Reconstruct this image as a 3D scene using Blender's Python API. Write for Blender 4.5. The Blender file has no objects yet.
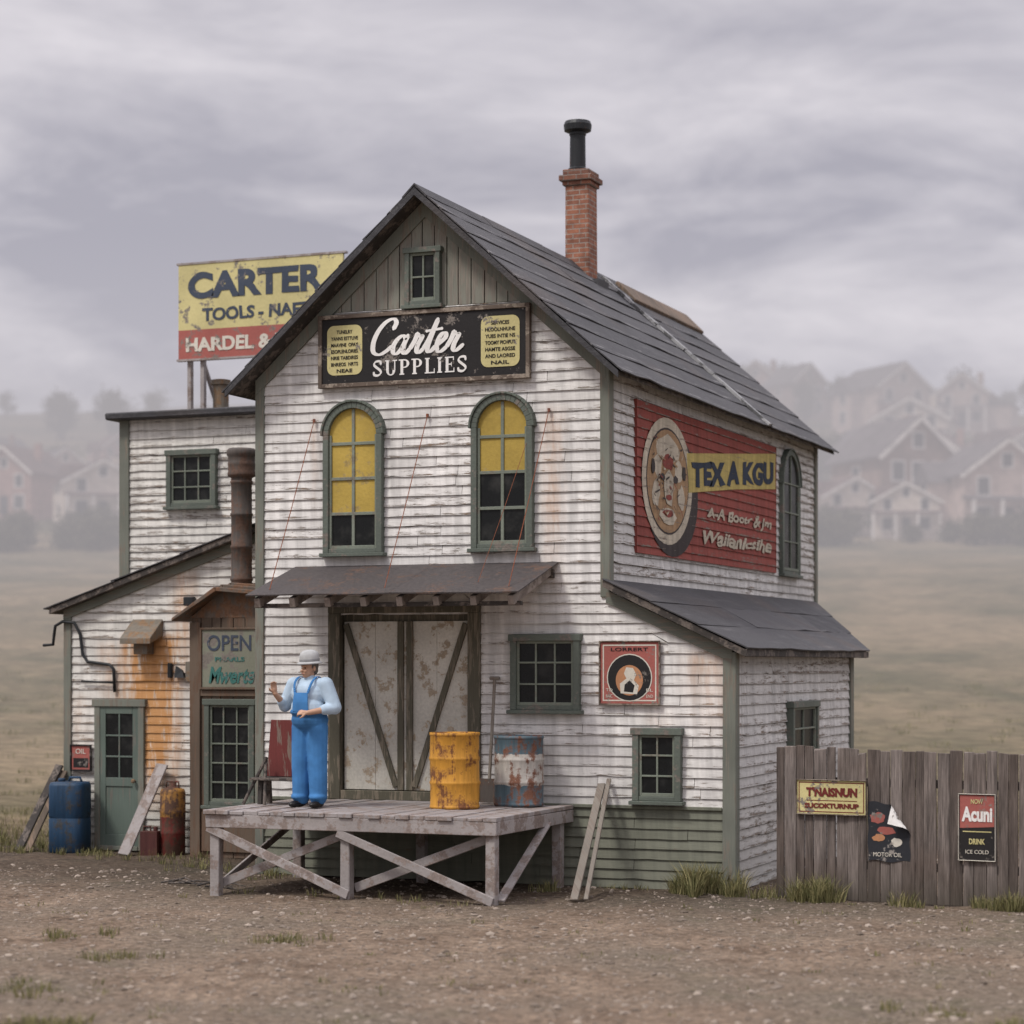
import bpy, math, random
import numpy as np
from mathutils import Vector, Matrix, Euler, noise as mnoise
random.seed(7); rng=np.random.default_rng(7)
scene=bpy.context.scene; COL=scene.collection
FW=Vector((-0.3725,0.928,0)); RT=Vector((0.928,0.3725,0)); CAM=Vector((6.98,-24.10,2.58))
# ---------------------------------------------------------------- node helpers
class NT:
    def __init__(s,name,world=False):
        if world:
            s.m=bpy.data.worlds.new(name)
        else:
            s.m=bpy.data.materials.new(name)
        s.m.use_nodes=True; s.t=s.m.node_tree; s.t.nodes.clear()
        s.out=s.t.nodes.new('ShaderNodeOutputWorld' if world else 'ShaderNodeOutputMaterial')
    def n(s,t,**k):
        x=s.t.nodes.new(t)
        for a,b in k.items(): setattr(x,a,b)
        return x
    def l(s,a,b): s.t.links.new(a,b)
    def put(s,sock,v):
        if isinstance(v,bpy.types.NodeSocket): s.l(v,sock)
        elif v is not None:
            if isinstance(v,(tuple,list)) and sock.type=='RGBA' and len(v)==3: v=(*v,1)
            sock.default_value=v
    def math(s,op,a,b=None,c=None,clamp=False):
        x=s.n('ShaderNodeMath',operation=op,use_clamp=clamp)
        s.put(x.inputs[0],a)
        if b is not None: s.put(x.inputs[1],b)
        if c is not None: s.put(x.inputs[2],c)
        return x.outputs[0]
    def vec(s,a,b,c):
        x=s.n('ShaderNodeCombineXYZ'); s.put(x.inputs[0],a); s.put(x.inputs[1],b); s.put(x.inputs[2],c); return x.outputs[0]
    def sep(s,v):
        x=s.n('ShaderNodeSeparateXYZ'); s.l(v,x.inputs[0]); return x.outputs
    def pos(s): return s.n('ShaderNodeNewGeometry').outputs['Position']
    def obj(s): return s.n('ShaderNodeTexCoord').outputs['Object']
    def noise(s,v,scale=1,detail=4,rough=.6,dist=0):
        x=s.n('ShaderNodeTexNoise'); s.l(v,x.inputs['Vector']); s.put(x.inputs['Scale'],scale)
        x.inputs['Detail'].default_value=detail; x.inputs['Roughness'].default_value=rough; x.inputs['Distortion'].default_value=dist
        return x.outputs[0]
    def ramp(s,f,a,b,lo=0.,hi=1.):
        x=s.n('ShaderNodeMapRange'); x.clamp=True; s.put(x.inputs[0],f); s.put(x.inputs[1],a); s.put(x.inputs[2],b); s.put(x.inputs[3],lo); s.put(x.inputs[4],hi); return x.outputs[0]
    def mix(s,f,a,b,mode='MIX'):
        x=s.n('ShaderNodeMix',data_type='RGBA',blend_type=mode); s.put(x.inputs[0],f); s.put(x.inputs[6],a); s.put(x.inputs[7],b); return x.outputs[2]
    def mul(s,a,v):
        g=s.n('ShaderNodeCombineColor')
        for i in range(3): s.put(g.inputs[i],v)
        return s.mix(1.0,a,g.outputs[0],'MULTIPLY')
    def bump(s,h,st=.3,d=.02):
        x=s.n('ShaderNodeBump'); s.put(x.inputs['Height'],h); x.inputs['Strength'].default_value=st; x.inputs['Distance'].default_value=d; return x.outputs[0]
    def attr(s,nm):
        x=s.n('ShaderNodeAttribute'); x.attribute_name=nm; return x.outputs['Fac']
    def finish(s,col,rough=.8,normal=None,metal=0.,spec=.3,haze=False):
        b=s.n('ShaderNodeBsdfPrincipled'); s.put(b.inputs['Base Color'],col); s.put(b.inputs['Roughness'],rough); s.put(b.inputs['Metallic'],metal)
        b.inputs['Specular IOR Level'].default_value=spec
        if normal is not None: s.l(normal,b.inputs['Normal'])
        sh=b.outputs[0]
        if haze:  # mist painted into the surface: glow mixed in more with distance
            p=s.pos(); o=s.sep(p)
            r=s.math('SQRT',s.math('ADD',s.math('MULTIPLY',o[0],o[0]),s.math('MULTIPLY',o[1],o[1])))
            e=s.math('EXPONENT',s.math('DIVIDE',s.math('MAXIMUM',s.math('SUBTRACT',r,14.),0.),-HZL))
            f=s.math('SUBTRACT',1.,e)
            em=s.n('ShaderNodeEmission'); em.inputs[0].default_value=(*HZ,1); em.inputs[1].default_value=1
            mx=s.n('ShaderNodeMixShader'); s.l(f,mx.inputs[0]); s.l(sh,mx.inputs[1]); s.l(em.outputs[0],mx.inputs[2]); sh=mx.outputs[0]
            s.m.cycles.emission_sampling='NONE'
        s.l(sh,s.out.inputs[0]); return s.m
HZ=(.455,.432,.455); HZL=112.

def weathered(name,base,under=(.2,.17,.14),wear=.5,axis='h',rough=.8,bump=.35,dark=.6,fine=1.0,local=False):
    """old paint / bare wood; axis h = grain runs horizontally, v = vertically"""
    N=NT(name); p=N.obj() if local else N.pos(); o=N.sep(p); u=N.math('ADD',o[0],o[1])
    if axis=='h':
        v1=N.vec(N.math('MULTIPLY',u,1.6),N.math('MULTIPLY',o[2],12.),o[1]); v2=N.vec(N.math('MULTIPLY',u,3.),N.math('MULTIPLY',o[2],75.*fine),o[1])
    elif axis=='v':
        v1=N.vec(N.math('MULTIPLY',u,12.),N.math('MULTIPLY',o[2],1.6),o[1]); v2=N.vec(N.math('MULTIPLY',u,75.*fine),N.math('MULTIPLY',o[2],3.),o[1])
    else:
        v1=N.vec(N.math('MULTIPLY',o[0],5.),N.math('MULTIPLY',o[1],5.),N.math('MULTIPLY',o[2],5.)); v2=N.vec(N.math('MULTIPLY',o[0],30.),N.math('MULTIPLY',o[1],30.),N.math('MULTIPLY',o[2],30.))
    n1=N.noise(v1,1,6,.7); n2=N.noise(v2,1,2,.6); n3=N.noise(p,.9,2,.6)
    m=N.math('ADD',N.math('ADD',n1,N.math('MULTIPLY',n3,.25)),N.math('MULTIPLY',n2,.2))
    t=.725+.22*(.5-wear)*1.6
    chip=N.ramp(m,t-.01,t+.045)
    wood=N.mix(n2,tuple(c*.5 for c in under),tuple(min(1,c*1.7) for c in under))
    paint=N.mul(base,N.ramp(N.math('ADD',n3,N.math('MULTIPLY',n2,.35)),.4,.95,dark,1.12))
    col=N.mix(chip,paint,wood)
    nor=N.bump(n2,bump,.010)
    return N.finish(col,rough,nor)

def siding_mat(name,base,row,rusts=(),wear=.0,green_low=True,under=(.22,.195,.17),rough_grey=.45):
    N=NT(name); p=N.pos(); o=N.sep(p); u=N.math('ADD',o[0],o[1]); z=o[2]
    rnd=N.attr('rnd')
    v1=N.vec(N.math('ADD',N.math('MULTIPLY',u,3.2),N.math('MULTIPLY',rnd,37.)),N.math('MULTIPLY',z,22.),rnd)
    n1=N.noise(v1,1,7,.78)
    v2=N.vec(N.math('MULTIPLY',u,5.),N.math('MULTIPLY',z,130.),rnd); n2=N.noise(v2,1,3,.65)
    n3=N.noise(p,.55,3,.6)
    v4=N.vec(N.math('MULTIPLY',u,9.),N.math('MULTIPLY',z,.7),0.); n4=N.noise(v4,1,3,.6)
    fr=N.math('FRACT',N.math('DIVIDE',z,row))
    edge=N.ramp(fr,0.,.24,.13,0.); edge2=N.ramp(fr,.80,1.,0.,.06)
    m=N.math('ADD',N.math('ADD',n1,N.math('MULTIPLY',n3,.34)),N.math('ADD',edge,edge2))
    m=N.math('ADD',m,N.math('ADD',N.math('MULTIPLY',rnd,.11),N.math('MULTIPLY',n2,.24)))
    t=1.005-wear
    chip=N.ramp(m,t,t+.05); soft=N.ramp(m,t-.13,t+.02)
    wood=N.mix(n2,tuple(c*.38 for c in under),tuple(c*1.7 for c in under))
    wood=N.mix(N.ramp(n4,.45,.7),wood,(.21,.145,.10))
    base_c=N.mul(base,N.math('MULTIPLY',N.math('MULTIPLY',N.ramp(rnd,0,1,.86,1.05),N.ramp(n4,.35,.65,.74,1.04)),N.math('MULTIPLY',N.ramp(n2,.3,.7,.84,1.07),N.ramp(n3,.3,.6,.82,1.04))))
    base_c=N.mix(N.math('MULTIPLY',soft,rough_grey),base_c,tuple(c*.55 for c in base))
    col=N.mix(chip,base_c,wood)
    if green_low:
        lo=N.math('MULTIPLY',N.ramp(z,1.5,.0),N.ramp(n4,.35,.65,.3,1.)); col=N.mix(N.math('MULTIPLY',lo,.45),col,(.20,.19,.145))
    if rusts:
        rn0=N.noise(N.vec(N.math('MULTIPLY',u,9.),N.math('MULTIPLY',z,1.3),0.),1,5,.75); rn=N.ramp(rn0,.32,.66); tot=None
        for (u0,w,za,zb,s) in rusts:
            a=N.ramp(N.math('ABSOLUTE',N.math('SUBTRACT',u,N.math('ADD',u0,N.math('MULTIPLY',N.math('SUBTRACT',n3,.5),.5)))),w,0.)
            b=N.math('MULTIPLY',N.ramp(z,za,za+1.1),N.ramp(z,zb+.06,zb-.12)); k=N.math('MULTIPLY',N.math('MULTIPLY',a,b),s)
            tot=k if tot is None else N.math('ADD',tot,k)
        k=N.math('MINIMUM',N.math('MULTIPLY',tot,rn),.9)
        col=N.mix(k,col,N.mix(rn0,(.66,.34,.10),(.36,.14,.04)))
    nor=N.bump(N.math('SUBTRACT',N.math('MULTIPLY',n2,.5),N.math('MULTIPLY',chip,.6)),.45,.008)
    return N.finish(col,.82,nor,spec=.2)

def metal_mat(name,base,rust=(.20,.075,.03),amount=.4,rough=.5,metal=.0,scale=5.,local=True,base2=None,bandz=None):
    N=NT(name); p=N.obj() if local else N.pos(); n1=N.noise(p,scale,6,.72); n2=N.noise(p,scale*7,3,.6); o=N.sep(p)
    st=N.noise(N.vec(N.math('MULTIPLY',o[0],22.),N.math('MULTIPLY',o[1],22.),N.math('MULTIPLY',o[2],2.)),1,3,.6)
    b=base
    if base2:
        z=N.math('ADD',o[2],N.math('MULTIPLY',N.math('SUBTRACT',n1,.5),.12))
        b=N.mix(N.math('MULTIPLY',N.math('GREATER_THAN',z,bandz[0]),N.math('LESS_THAN',z,bandz[1])),base,base2)
    m=N.ramp(N.math('ADD',N.math('MULTIPLY',n1,.7),N.math('MULTIPLY',st,.3)),.62-.28*amount,.70-.28*amount)
    rc=N.mix(n2,tuple(c*.45 for c in rust),tuple(c*1.5 for c in rust))
    b=N.mul(b,N.ramp(st,.3,.7,.7,1.1))
    col=N.mix(m,b,rc)
    return N.finish(col,N.ramp(m,0,1,rough,.9),N.bump(N.math('ADD',N.math('MULTIPLY',n2,.3),m),.25,.008),metal=metal)

ROW=.118
M={}
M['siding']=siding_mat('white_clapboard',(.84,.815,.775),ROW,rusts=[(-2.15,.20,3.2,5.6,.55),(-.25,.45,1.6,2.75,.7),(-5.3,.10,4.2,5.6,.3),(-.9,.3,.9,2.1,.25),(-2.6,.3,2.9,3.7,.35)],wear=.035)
M['siding_side']=siding_mat('white_clapboard_shade',(.74,.725,.69),ROW,wear=.07)  # darker copy of the front white, side-wall shade put into the colour
M['siding_annex']=siding_mat('annex_clapboard',(.80,.775,.715),ROW,rusts=[(-8.90+2.2,.55,.5,3.0,2.6),(-9.55+2.2,.3,1.6,2.9,.7),(-8.4+2.2,.3,1.9,3.9,.7),(-10.1+2.2,.3,.6,2.2,.3)],wear=.05)
M['siding_green']=siding_mat('green_clapboard',(.215,.225,.175),ROW,wear=-.02,under=(.16,.15,.13),rough_grey=.35)
M['trim']=weathered('green_trim',(.195,.205,.170),(.17,.15,.12),.40,'v')
M['trim_h']=weathered('green_trim_level',(.195,.205,.170),(.17,.15,.12),.40,'h')
M['winframe']=weathered('window_green_paint',(.125,.145,.12),(.15,.13,.11),.3,'x',rough=.6)
M['sash']=weathered('sash_paint',(.20,.225,.18),(.16,.15,.12),.3,'x',rough=.6)
M['gable']=weathered('gable_planks',(.26,.26,.215),(.20,.18,.15),.5,'v')
M['door_green']=weathered('green_door_paint',(.125,.16,.135),(.14,.13,.11),.22,'v',rough=.6)
M['door_white']=weathered('pale_door_boards',(.66,.63,.55),(.32,.26,.19),.34,'x',dark=.5)
M['brace']=weathered('brace_wood',(.115,.105,.075),(.16,.135,.10),.45,'v')
M['darkwood']=weathered('dark_old_wood',(.060,.052,.046),(.12,.10,.085),.5,'x')
M['brown']=weathered('brown_panel',(.15,.115,.085),(.17,.12,.085),.5,'v')
M['rustbrown']=weathered('brown_bay_frame',(.15,.11,.08),(.12,.075,.05),.45,'v')
M['deck']=weathered('deck_planks',(.36,.33,.32),(.22,.18,.16),.55,'x',fine=.6)
M['deckframe']=weathered('deck_timber',(.39,.355,.34),(.21,.17,.15),.5,'x')
M['plank']=weathered('loose_plank',(.25,.22,.185),(.17,.14,.115),.5,'v')
M['rafter']=weathered('rafter_end_wood',(.30,.255,.22),(.16,.13,.11),.45,'x')
M['black']=metal_mat('black_metal',(.022,.024,.026),amount=.05,rough=.45)
M['rustpipe']=metal_mat('rusty_pipe',(.10,.085,.075),(.125,.078,.058),.55,.75,scale=4)
M['stay']=metal_mat('rusty_rod',(.24,.10,.07),(.24,.08,.04),.8,.8)
M['rustroof']=metal_mat('rusty_sheet',(.15,.12,.095),(.18,.10,.06),.6,.7)
M['vent']=metal_mat('vent_metal',(.20,.175,.14),(.22,.14,.08),.5,.6)
def roof_mat(main):
    N=NT('tarred_roofing' if main else 'patched_roofing'); p=N.pos(); o=N.sep(p); rnd=N.attr('rnd')
    n1=N.noise(p,2.2,5,.7); n2=N.noise(p,20,4,.7); n3=N.noise(p,.6,2,.5)
    st=N.noise(N.vec(N.math('MULTIPLY',o[0],9.),N.math('MULTIPLY',o[1],.8),N.math('MULTIPLY',o[2],9.)),1,4,.7)
    base=N.mix(rnd,(.047,.046,.049),(.070,.068,.071))
    base=N.mul(base,N.ramp(n1,.3,.7,.6,1.4))
    base=N.mix(N.ramp(st,.56,.74,0.,.5),base,(.16,.155,.155))
    base=N.mix(N.ramp(n2,.60,.72,0.,.4),base,(.17,.165,.16))
    base=N.mix(N.ramp(n3,.55,.72,0.,.45),base,(.10,.078,.066))
    if main:
        f=N.math('FRACT',N.math('DIVIDE',N.math('ABSOLUTE',N.math('ADD',o[0],3.79)),2.54/8))
        e=N.math('MULTIPLY',N.ramp(f,.90,.99),N.ramp(N.math('ADD',n1,N.math('MULTIPLY',n2,.5)),.70,.88)); base=N.mix(N.math('MULTIPLY',e,.7),base,(.33,.32,.315))
    return N.finish(base,N.ramp(n1,.3,.7,.5,.8),N.bump(N.math('ADD',n2,n1),.6,.02),spec=.3)
M['roof']=roof_mat(True); M['roof2']=roof_mat(False)
M['awning']=metal_mat('awning_sheet',(.078,.068,.066),(.12,.075,.055),.3,.65,local=False,scale=2.5)
def glass(name,base,rough=.2,dirt=.22):
    N=NT(name); p=N.pos(); n=N.noise(p,3,4,.65)
    col=N.mix(N.ramp(n,.5,.8,0,dirt),base,(.16,.155,.14))
    return N.finish(col,N.ramp(n,.3,.7,rough,rough+.25),N.bump(n,.08,.02),spec=.25)
M['glass']=glass('dark_glass',(.008,.009,.009))
M['shade']=weathered('yellow_blind',(.46,.325,.07),(.30,.22,.08),.2,'x',rough=.7,dark=.62)
def brick():
    N=NT('old_brick'); p=N.pos(); o=N.sep(p); u=N.math('ADD',o[0],o[1])
    b=N.n('ShaderNodeTexBrick'); N.l(N.vec(u,o[2],0.),b.inputs['Vector']); b.inputs['Scale'].default_value=1
    b.inputs['Brick Width'].default_value=.19; b.inputs['Row Height'].default_value=.068; b.inputs['Mortar Size'].default_value=.008
    b.inputs['Color1'].default_value=(.36,.15,.09,1); b.inputs['Color2'].default_value=(.24,.105,.07,1); b.inputs['Mortar'].default_value=(.32,.26,.22,1)
    n=N.noise(p,6,5,.7); c=N.mul(b.outputs[0],N.ramp(n,.3,.7,.55,1.3)); c=N.mix(N.ramp(o[2],9.2,9.55,0,.5),c,(.06,.045,.04)); c=N.mix(N.ramp(n,.58,.7,0,.4),c,(.30,.24,.2))
    return N.finish(c,.9,N.bump(N.math('SUBTRACT',N.math('MULTIPLY',n,.5),b.outputs[1]),.6,.012))
M['brick']=brick()
def signpaint(name,c,wear=.3,axis='x'):
    return weathered(name,c,(.17,.15,.13),wear,axis,rough=.65,bump=.25,dark=.72)
M['s_yellow']=signpaint('faded_yellow_paint',(.62,.55,.26),.28)
M['s_red']=signpaint('faded_red_paint',(.38,.115,.095),.32)
M['s_navy']=signpaint('navy_letter_paint',(.055,.07,.10),.2)
M['s_cream']=signpaint('cream_letter_paint',(.66,.62,.53),.22)
M['s_tan']=signpaint('tan_orange_paint',(.50,.24,.12),.25)
M['s_black']=signpaint('black_sign_paint',(.018,.016,.016),.24)
M['s_white']=signpaint('white_letter_paint',(.84,.82,.78),.12)
M['s_wood']=weathered('sign_frame_wood',(.15,.115,.09),(.24,.2,.16),.5,'x')
M['s_teal']=signpaint('teal_letter_paint',(.05,.17,.15),.35)
M['s_grey']=signpaint('grey_green_board',(.22,.225,.17),.42)
M['s_maroon']=signpaint('maroon_letter_paint',(.16,.025,.02),.15)
M['m_red']=siding_mat('mural_red',(.31,.082,.065),ROW,wear=.02,green_low=False,rough_grey=.35)
M['m_yellow']=siding_mat('mural_yellow',(.54,.43,.15),ROW,wear=.0,green_low=False)
M['m_cream']=siding_mat('mural_cream',(.62,.55,.43),ROW,wear=.04,green_low=False)
M['m_tan']=siding_mat('mural_tan',(.42,.27,.15),ROW,wear=.02,green_low=False)
M['m_dark']=siding_mat('mural_dark',(.07,.058,.055),ROW,wear=.0,green_low=False)
M['m_navy']=siding_mat('mural_navy',(.045,.06,.09),ROW,wear=.0,green_low=False)
# ---------------------------------------------------------------- mesh helpers
class Fr:
    def __init__(s,o,u):
        s.o=Vector(o); s.u=Vector(u).normalized(); s.z=Vector((0,0,1)); s.n=s.u.cross(s.z)
    def p(s,a,b,c=0.): return s.o+s.u*a+s.z*b+s.n*c
class MB:
    def __init__(s): s.v=[]; s.f=[]; s.mi=[]; s.r=[]
    def quad(s,a,b,c,d,mi=0,r=0.):
        i=len(s.v); s.v+= [tuple(a),tuple(b),tuple(c),tuple(d)]; s.f.append((i,i+1,i+2,i+3)); s.mi.append(mi); s.r.append(r)
    def poly(s,pts,mi=0,r=0.):
        i=len(s.v); s.v+=[tuple(p) for p in pts]; s.f.append(tuple(range(i,i+len(pts)))); s.mi.append(mi); s.r.append(r)
    def hexa(s,P,mi=0,r=0.):
        i=len(s.v); s.v+=[tuple(p) for p in P]
        for f in ((0,3,2,1),(4,5,6,7),(0,1,5,4),(1,2,6,5),(2,3,7,6),(3,0,4,7)):
            s.f.append(tuple(i+k for k in f)); s.mi.append(mi); s.r.append(r)
    def fbox(s,fr,a0,a1,b0,b1,c0,c1,mi=0,r=None):
        r=random.random() if r is None else r
        P=[fr.p(a0,b0,c1),fr.p(a1,b0,c1),fr.p(a1,b0,c0),fr.p(a0,b0,c0),fr.p(a0,b1,c1),fr.p(a1,b1,c1),fr.p(a1,b1,c0),fr.p(a0,b1,c0)]
        s.hexa(P,mi,r)
    def beam(s,p0,p1,w,h,up=(0,0,1),mi=0):
        p0=Vector(p0);p1=Vector(p1); d=(p1-p0).normalized(); up=Vector(up)
        if abs(d.dot(up))>.98: up=Vector((0,1,0))
        x=d.cross(up).normalized(); y=x.cross(d).normalized()
        P=[]
        for p in (p0,p1):
            P+= [p-x*w/2-y*h/2,p+x*w/2-y*h/2,p+x*w/2+y*h/2,p-x*w/2+y*h/2]
        s.hexa(P,mi,random.random())
    def prism(s,pts0,pts1,mi=0,r=0.):
        n=len(pts0); i=len(s.v); s.v+=[tuple(p) for p in pts0]+[tuple(p) for p in pts1]
        s.f.append(tuple(range(i,i+n))); s.f.append(tuple(range(i+2*n-1,i+n-1,-1))); s.mi+=[mi,mi]; s.r+=[r,r]
        for k in range(n):
            s.f.append((i+k,i+n+k,i+n+(k+1)%n,i+(k+1)%n)); s.mi.append(mi); s.r.append(r)
    def lathe(s,prof,c=(0,0,0),seg=28,mi=0,jit=0,M4=None,sq=0):
        i=len(s.v); c=Vector(c)
        for (r,z) in prof:
            for k in range(seg):
                t=2*math.pi*k/seg; rr=r*(1+jit*(mnoise.noise(Vector((math.cos(t)*2,math.sin(t)*2,z*4+c.x)))))
                if sq: rr*= (abs(math.cos(t))**sq+abs(math.sin(t))**sq)**(-1/sq)
                q=Vector((rr*math.cos(t),rr*math.sin(t),z))
                if M4 is not None: q=M4@q
                s.v.append(tuple(c+q))
        for j in range(len(prof)-1):
            for k in range(seg):
                a=i+j*seg+k; b=i+j*seg+(k+1)%seg
                s.f.append((a,b,b+seg,a+seg)); s.mi.append(mi); s.r.append(0)
        s.f.append(tuple(i+k for k in range(seg))[::-1]); s.f.append(tuple(i+(len(prof)-1)*seg+k for k in range(seg))); s.mi+=[mi,mi]; s.r+=[0,0]
    def tube(s,pts,rad,seg=8,mi=0):
        pts=[Vector(p) for p in pts]; i=len(s.v); n=len(pts)
        rad=rad if isinstance(rad,(list,tuple)) else [rad]*n
        prev=None
        for j,p in enumerate(pts):
            d=(pts[min(j+1,n-1)]-pts[max(j-1,0)]).normalized()
            if prev is None:
                x=d.cross(Vector((0,0,1)))
                if x.length<.1: x=d.cross(Vector((0,1,0)))
            else: x=prev-d*prev.dot(d)
            x.normalize(); y=d.cross(x); prev=x
            for k in range(seg):
                t=2*math.pi*k/seg; s.v.append(tuple(p+(x*math.cos(t)+y*math.sin(t))*rad[j]))
        for j in range(n-1):
            for k in range(seg):
                a=i+j*seg+k;b=i+j*seg+(k+1)%seg; s.f.append((a,b,b+seg,a+seg)); s.mi.append(mi); s.r.append(0)
        s.f.append(tuple(i+k for k in range(seg))[::-1]); s.f.append(tuple(i+(n-1)*seg+k for k in range(seg))); s.mi+=[mi,mi]; s.r+=[0,0]
    def done(s,name,mats,parent=None,smooth=False,bevel=0,jit=0,**props):
        v=s.v
        if jit:
            v=[(x+jit*mnoise.noise(Vector((x*3,y*3,z*3))),y+jit*mnoise.noise(Vector((x*3+9,y*3,z*3))),z+jit*mnoise.noise(Vector((x*3,y*3+7,z*3)))) for x,y,z in v]
        me=bpy.data.meshes.new(name); me.from_pydata(v,[],s.f)
        if not isinstance(mats,(list,tuple)): mats=[mats]
        for m in mats: me.materials.append(m)
        me.polygons.foreach_set('material_index',s.mi)
        a=me.attributes.new('rnd','FLOAT','FACE'); a.data.foreach_set('value',s.r)
        if smooth: me.polygons.foreach_set('use_smooth',[True]*len(me.polygons))
        me.update()
        return link(name,me,parent,bevel,**props)
def link(name,me,parent=None,bevel=0,**props):
    ob=bpy.data.objects.new(name,me); COL.objects.link(ob)
    if bevel:
        b=ob.modifiers.new('bevel','BEVEL'); b.width=bevel; b.segments=1; b.limit_method='ANGLE'
    if parent: ob.parent=parent
    for k,v in props.items(): ob[k]=v
    return ob
def thing(name,label,cat,loc,**props):
    e=bpy.data.objects.new(name,None); e.empty_display_size=.3; e.location=loc; COL.objects.link(e)
    e['label']=label; e['category']=cat
    for k,v in props.items(): e[k]=v
    return e
def text_mesh(body,fr,a0,a1,b0,b1,c,mat,bold=0.,shear=0.,skew=0.,depth=.004,spacing=1.,rag=0.):
    cu=bpy.data.curves.new('t','FONT'); cu.body=body; cu.size=1; cu.offset=bold; cu.shear=shear; cu.extrude=.01; cu.space_character=spacing; cu.resolution_u=6
    cu.align_x='LEFT'
    ob=bpy.data.objects.new('t',cu); COL.objects.link(ob)
    dg=bpy.context.evaluated_depsgraph_get(); me=bpy.data.meshes.new_from_object(ob.evaluated_get(dg))
    bpy.data.objects.remove(ob)
    co=np.empty(len(me.vertices)*3); me.vertices.foreach_get('co',co); co=co.reshape(-1,3)
    lo=co.min(0); hi=co.max(0); out=[]
    for q in co:
        s=(q[0]-lo[0])/(hi[0]-lo[0]); t=(q[1]-lo[1])/(hi[1]-lo[1]); w=(q[2]-lo[2])/max(1e-6,hi[2]-lo[2])
        a=a0+s*(a1-a0); b=b0+t*(b1-b0)
        if rag: v=Vector((a*4,b*9,0)); a+=rag*mnoise.noise(v)*1.6; b+=rag*mnoise.noise(v+Vector((7,3,1)))
        out.append(tuple(fr.p(a,b+skew*(a-a0),c+w*depth)))
    me2=bpy.data.meshes.new('lettering'); me2.from_pydata(out,[],[tuple(p.vertices) for p in me.polygons]); me2.materials.append(mat); me2.update()
    return me2
def text(body,fr,a0,a1,b0,b1,c,mat,parent,**k):
    me=text_mesh(body,fr,a0,a1,b0,b1,c,mat,**k); return link('lettering',me,parent)
def catmull(P,n=6):
    P=[P[0]]+list(P)+[P[-1]]; o=[]
    for i in range(1,len(P)-2):
        p0,p1,p2,p3=[np.array(P[j],float) for j in (i-1,i,i+1,i+2)]
        for k in range(n):
            t=k/n; o.append(.5*((2*p1)+(-p0+p2)*t+(2*p0-5*p1+4*p2-p3)*t*t+(-p0+3*p1-3*p2+p3)*t**3))
    o.append(np.array(P[-2],float)); return o
# ---------------------------------------------------------------- siding
def siding(name,fr,iv,z0,z1,mat,parent,openings=(),row=ROW,seed=1,lift0=.026,**props):
    mb=MB(); z=z0
    rr=random.Random(seed)
    while z<z1-1e-4:
        zb=min((math.floor(z/row+1e-4)+1)*row,z1); a0,a1=iv(z); b0,b1=iv(zb)
        if a1-a0<.03: break
        b1=max(b1,b0+.001)
        segs=[(0.,1.)]
        for (oa,ob_,oz0,oz1) in openings:
            if zb>oz0+.02 and z<oz1-.02:
                ns=[]
                for (s,t) in segs:
                    ta=(oa-a0)/(a1-a0); tb=(ob_-a0)/(a1-a0)
                    if tb<=s or ta>=t: ns.append((s,t)); continue
                    if ta>s: ns.append((s,ta))
                    if tb<t: ns.append((tb,t))
                segs=ns
        for (s,t) in segs:
            cur=s
            while cur<t-1e-5:
                nl=rr.uniform(1.1,2.9)/(a1-a0); e=min(t,cur+nl)
                if t-e<.25/(a1-a0): e=t
                r=rr.random(); n=max(1,int((e-cur)*(a1-a0)/.16)); ends=[rr.gauss(0,.002),rr.gauss(0,.002)]; lift=min(.033,max(.018,rr.gauss(lift0,.002)))
                if rr.random()<.04: ends[rr.choice((0,1))]-=.012
                gap=.003/(a1-a0)
                ptsL=[];ptsU=[];ptsI=[]
                for i in range(n+1):
                    q=(cur+gap)+(e-cur-2*gap)*i/n; w=i/n
                    chipd=rr.uniform(.004,.014) if rr.random()<.05 else 0
                    zz=z-.008+ends[0]*(1-w)+ends[1]*w+rr.gauss(0,.0010)+chipd; off=min(.036,lift+rr.gauss(0,.0012))
                    ul=a0+q*(a1-a0); uu=b0+q*(b1-b0)
                    ptsL.append(fr.p(ul,zz,off)); ptsU.append(fr.p(uu,zb+.004,.003)); ptsI.append(fr.p(ul,zz+.003,.0))
                for i in range(n):
                    mb.quad(ptsL[i],ptsL[i+1],ptsU[i+1],ptsU[i],0,r)
                    mb.quad(ptsI[i],ptsI[i+1],ptsL[i+1],ptsL[i],1,r)
                mb.poly([ptsI[0],ptsL[0],ptsU[0]],0,r); mb.poly([ptsI[-1],ptsU[-1],ptsL[-1]],0,r)
                cur=e
            ua,ub=a0+s*(a1-a0),a0+t*(a1-a0); va,vb=b0+s*(b1-b0),b0+t*(b1-b0)
            mb.quad(fr.p(ua,z,-.002),fr.p(ub,z,-.002),fr.p(vb,zb,-.002),fr.p(va,zb,-.002),1,0)
        z=zb
    return mb.done(name,[mat,M['darkwood']],parent,**props)
def vplanks(name,fr,a0,a1,bot,top,mat,parent,w=.15,c=.02,seed=3,**props):
    mb=MB(); rr=random.Random(seed); a=a0
    while a<a1-.01:
        e=min(a1,a+w*rr.uniform(.85,1.15)); g=.005; cc=c+rr.gauss(0,.004); r=rr.random()
        P=[fr.p(a+g,bot(a),cc),fr.p(e-g,bot(e),cc),fr.p(e-g,bot(e),.0),fr.p(a+g,bot(a),.0),fr.p(a+g,top(a),cc),fr.p(e-g,top(e),cc),fr.p(e-g,top(e),.0),fr.p(a+g,top(a),.0)]
        mb.hexa(P,0,r); a=e
    return mb.done(name,mat,parent,bevel=.004,**props)
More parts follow.
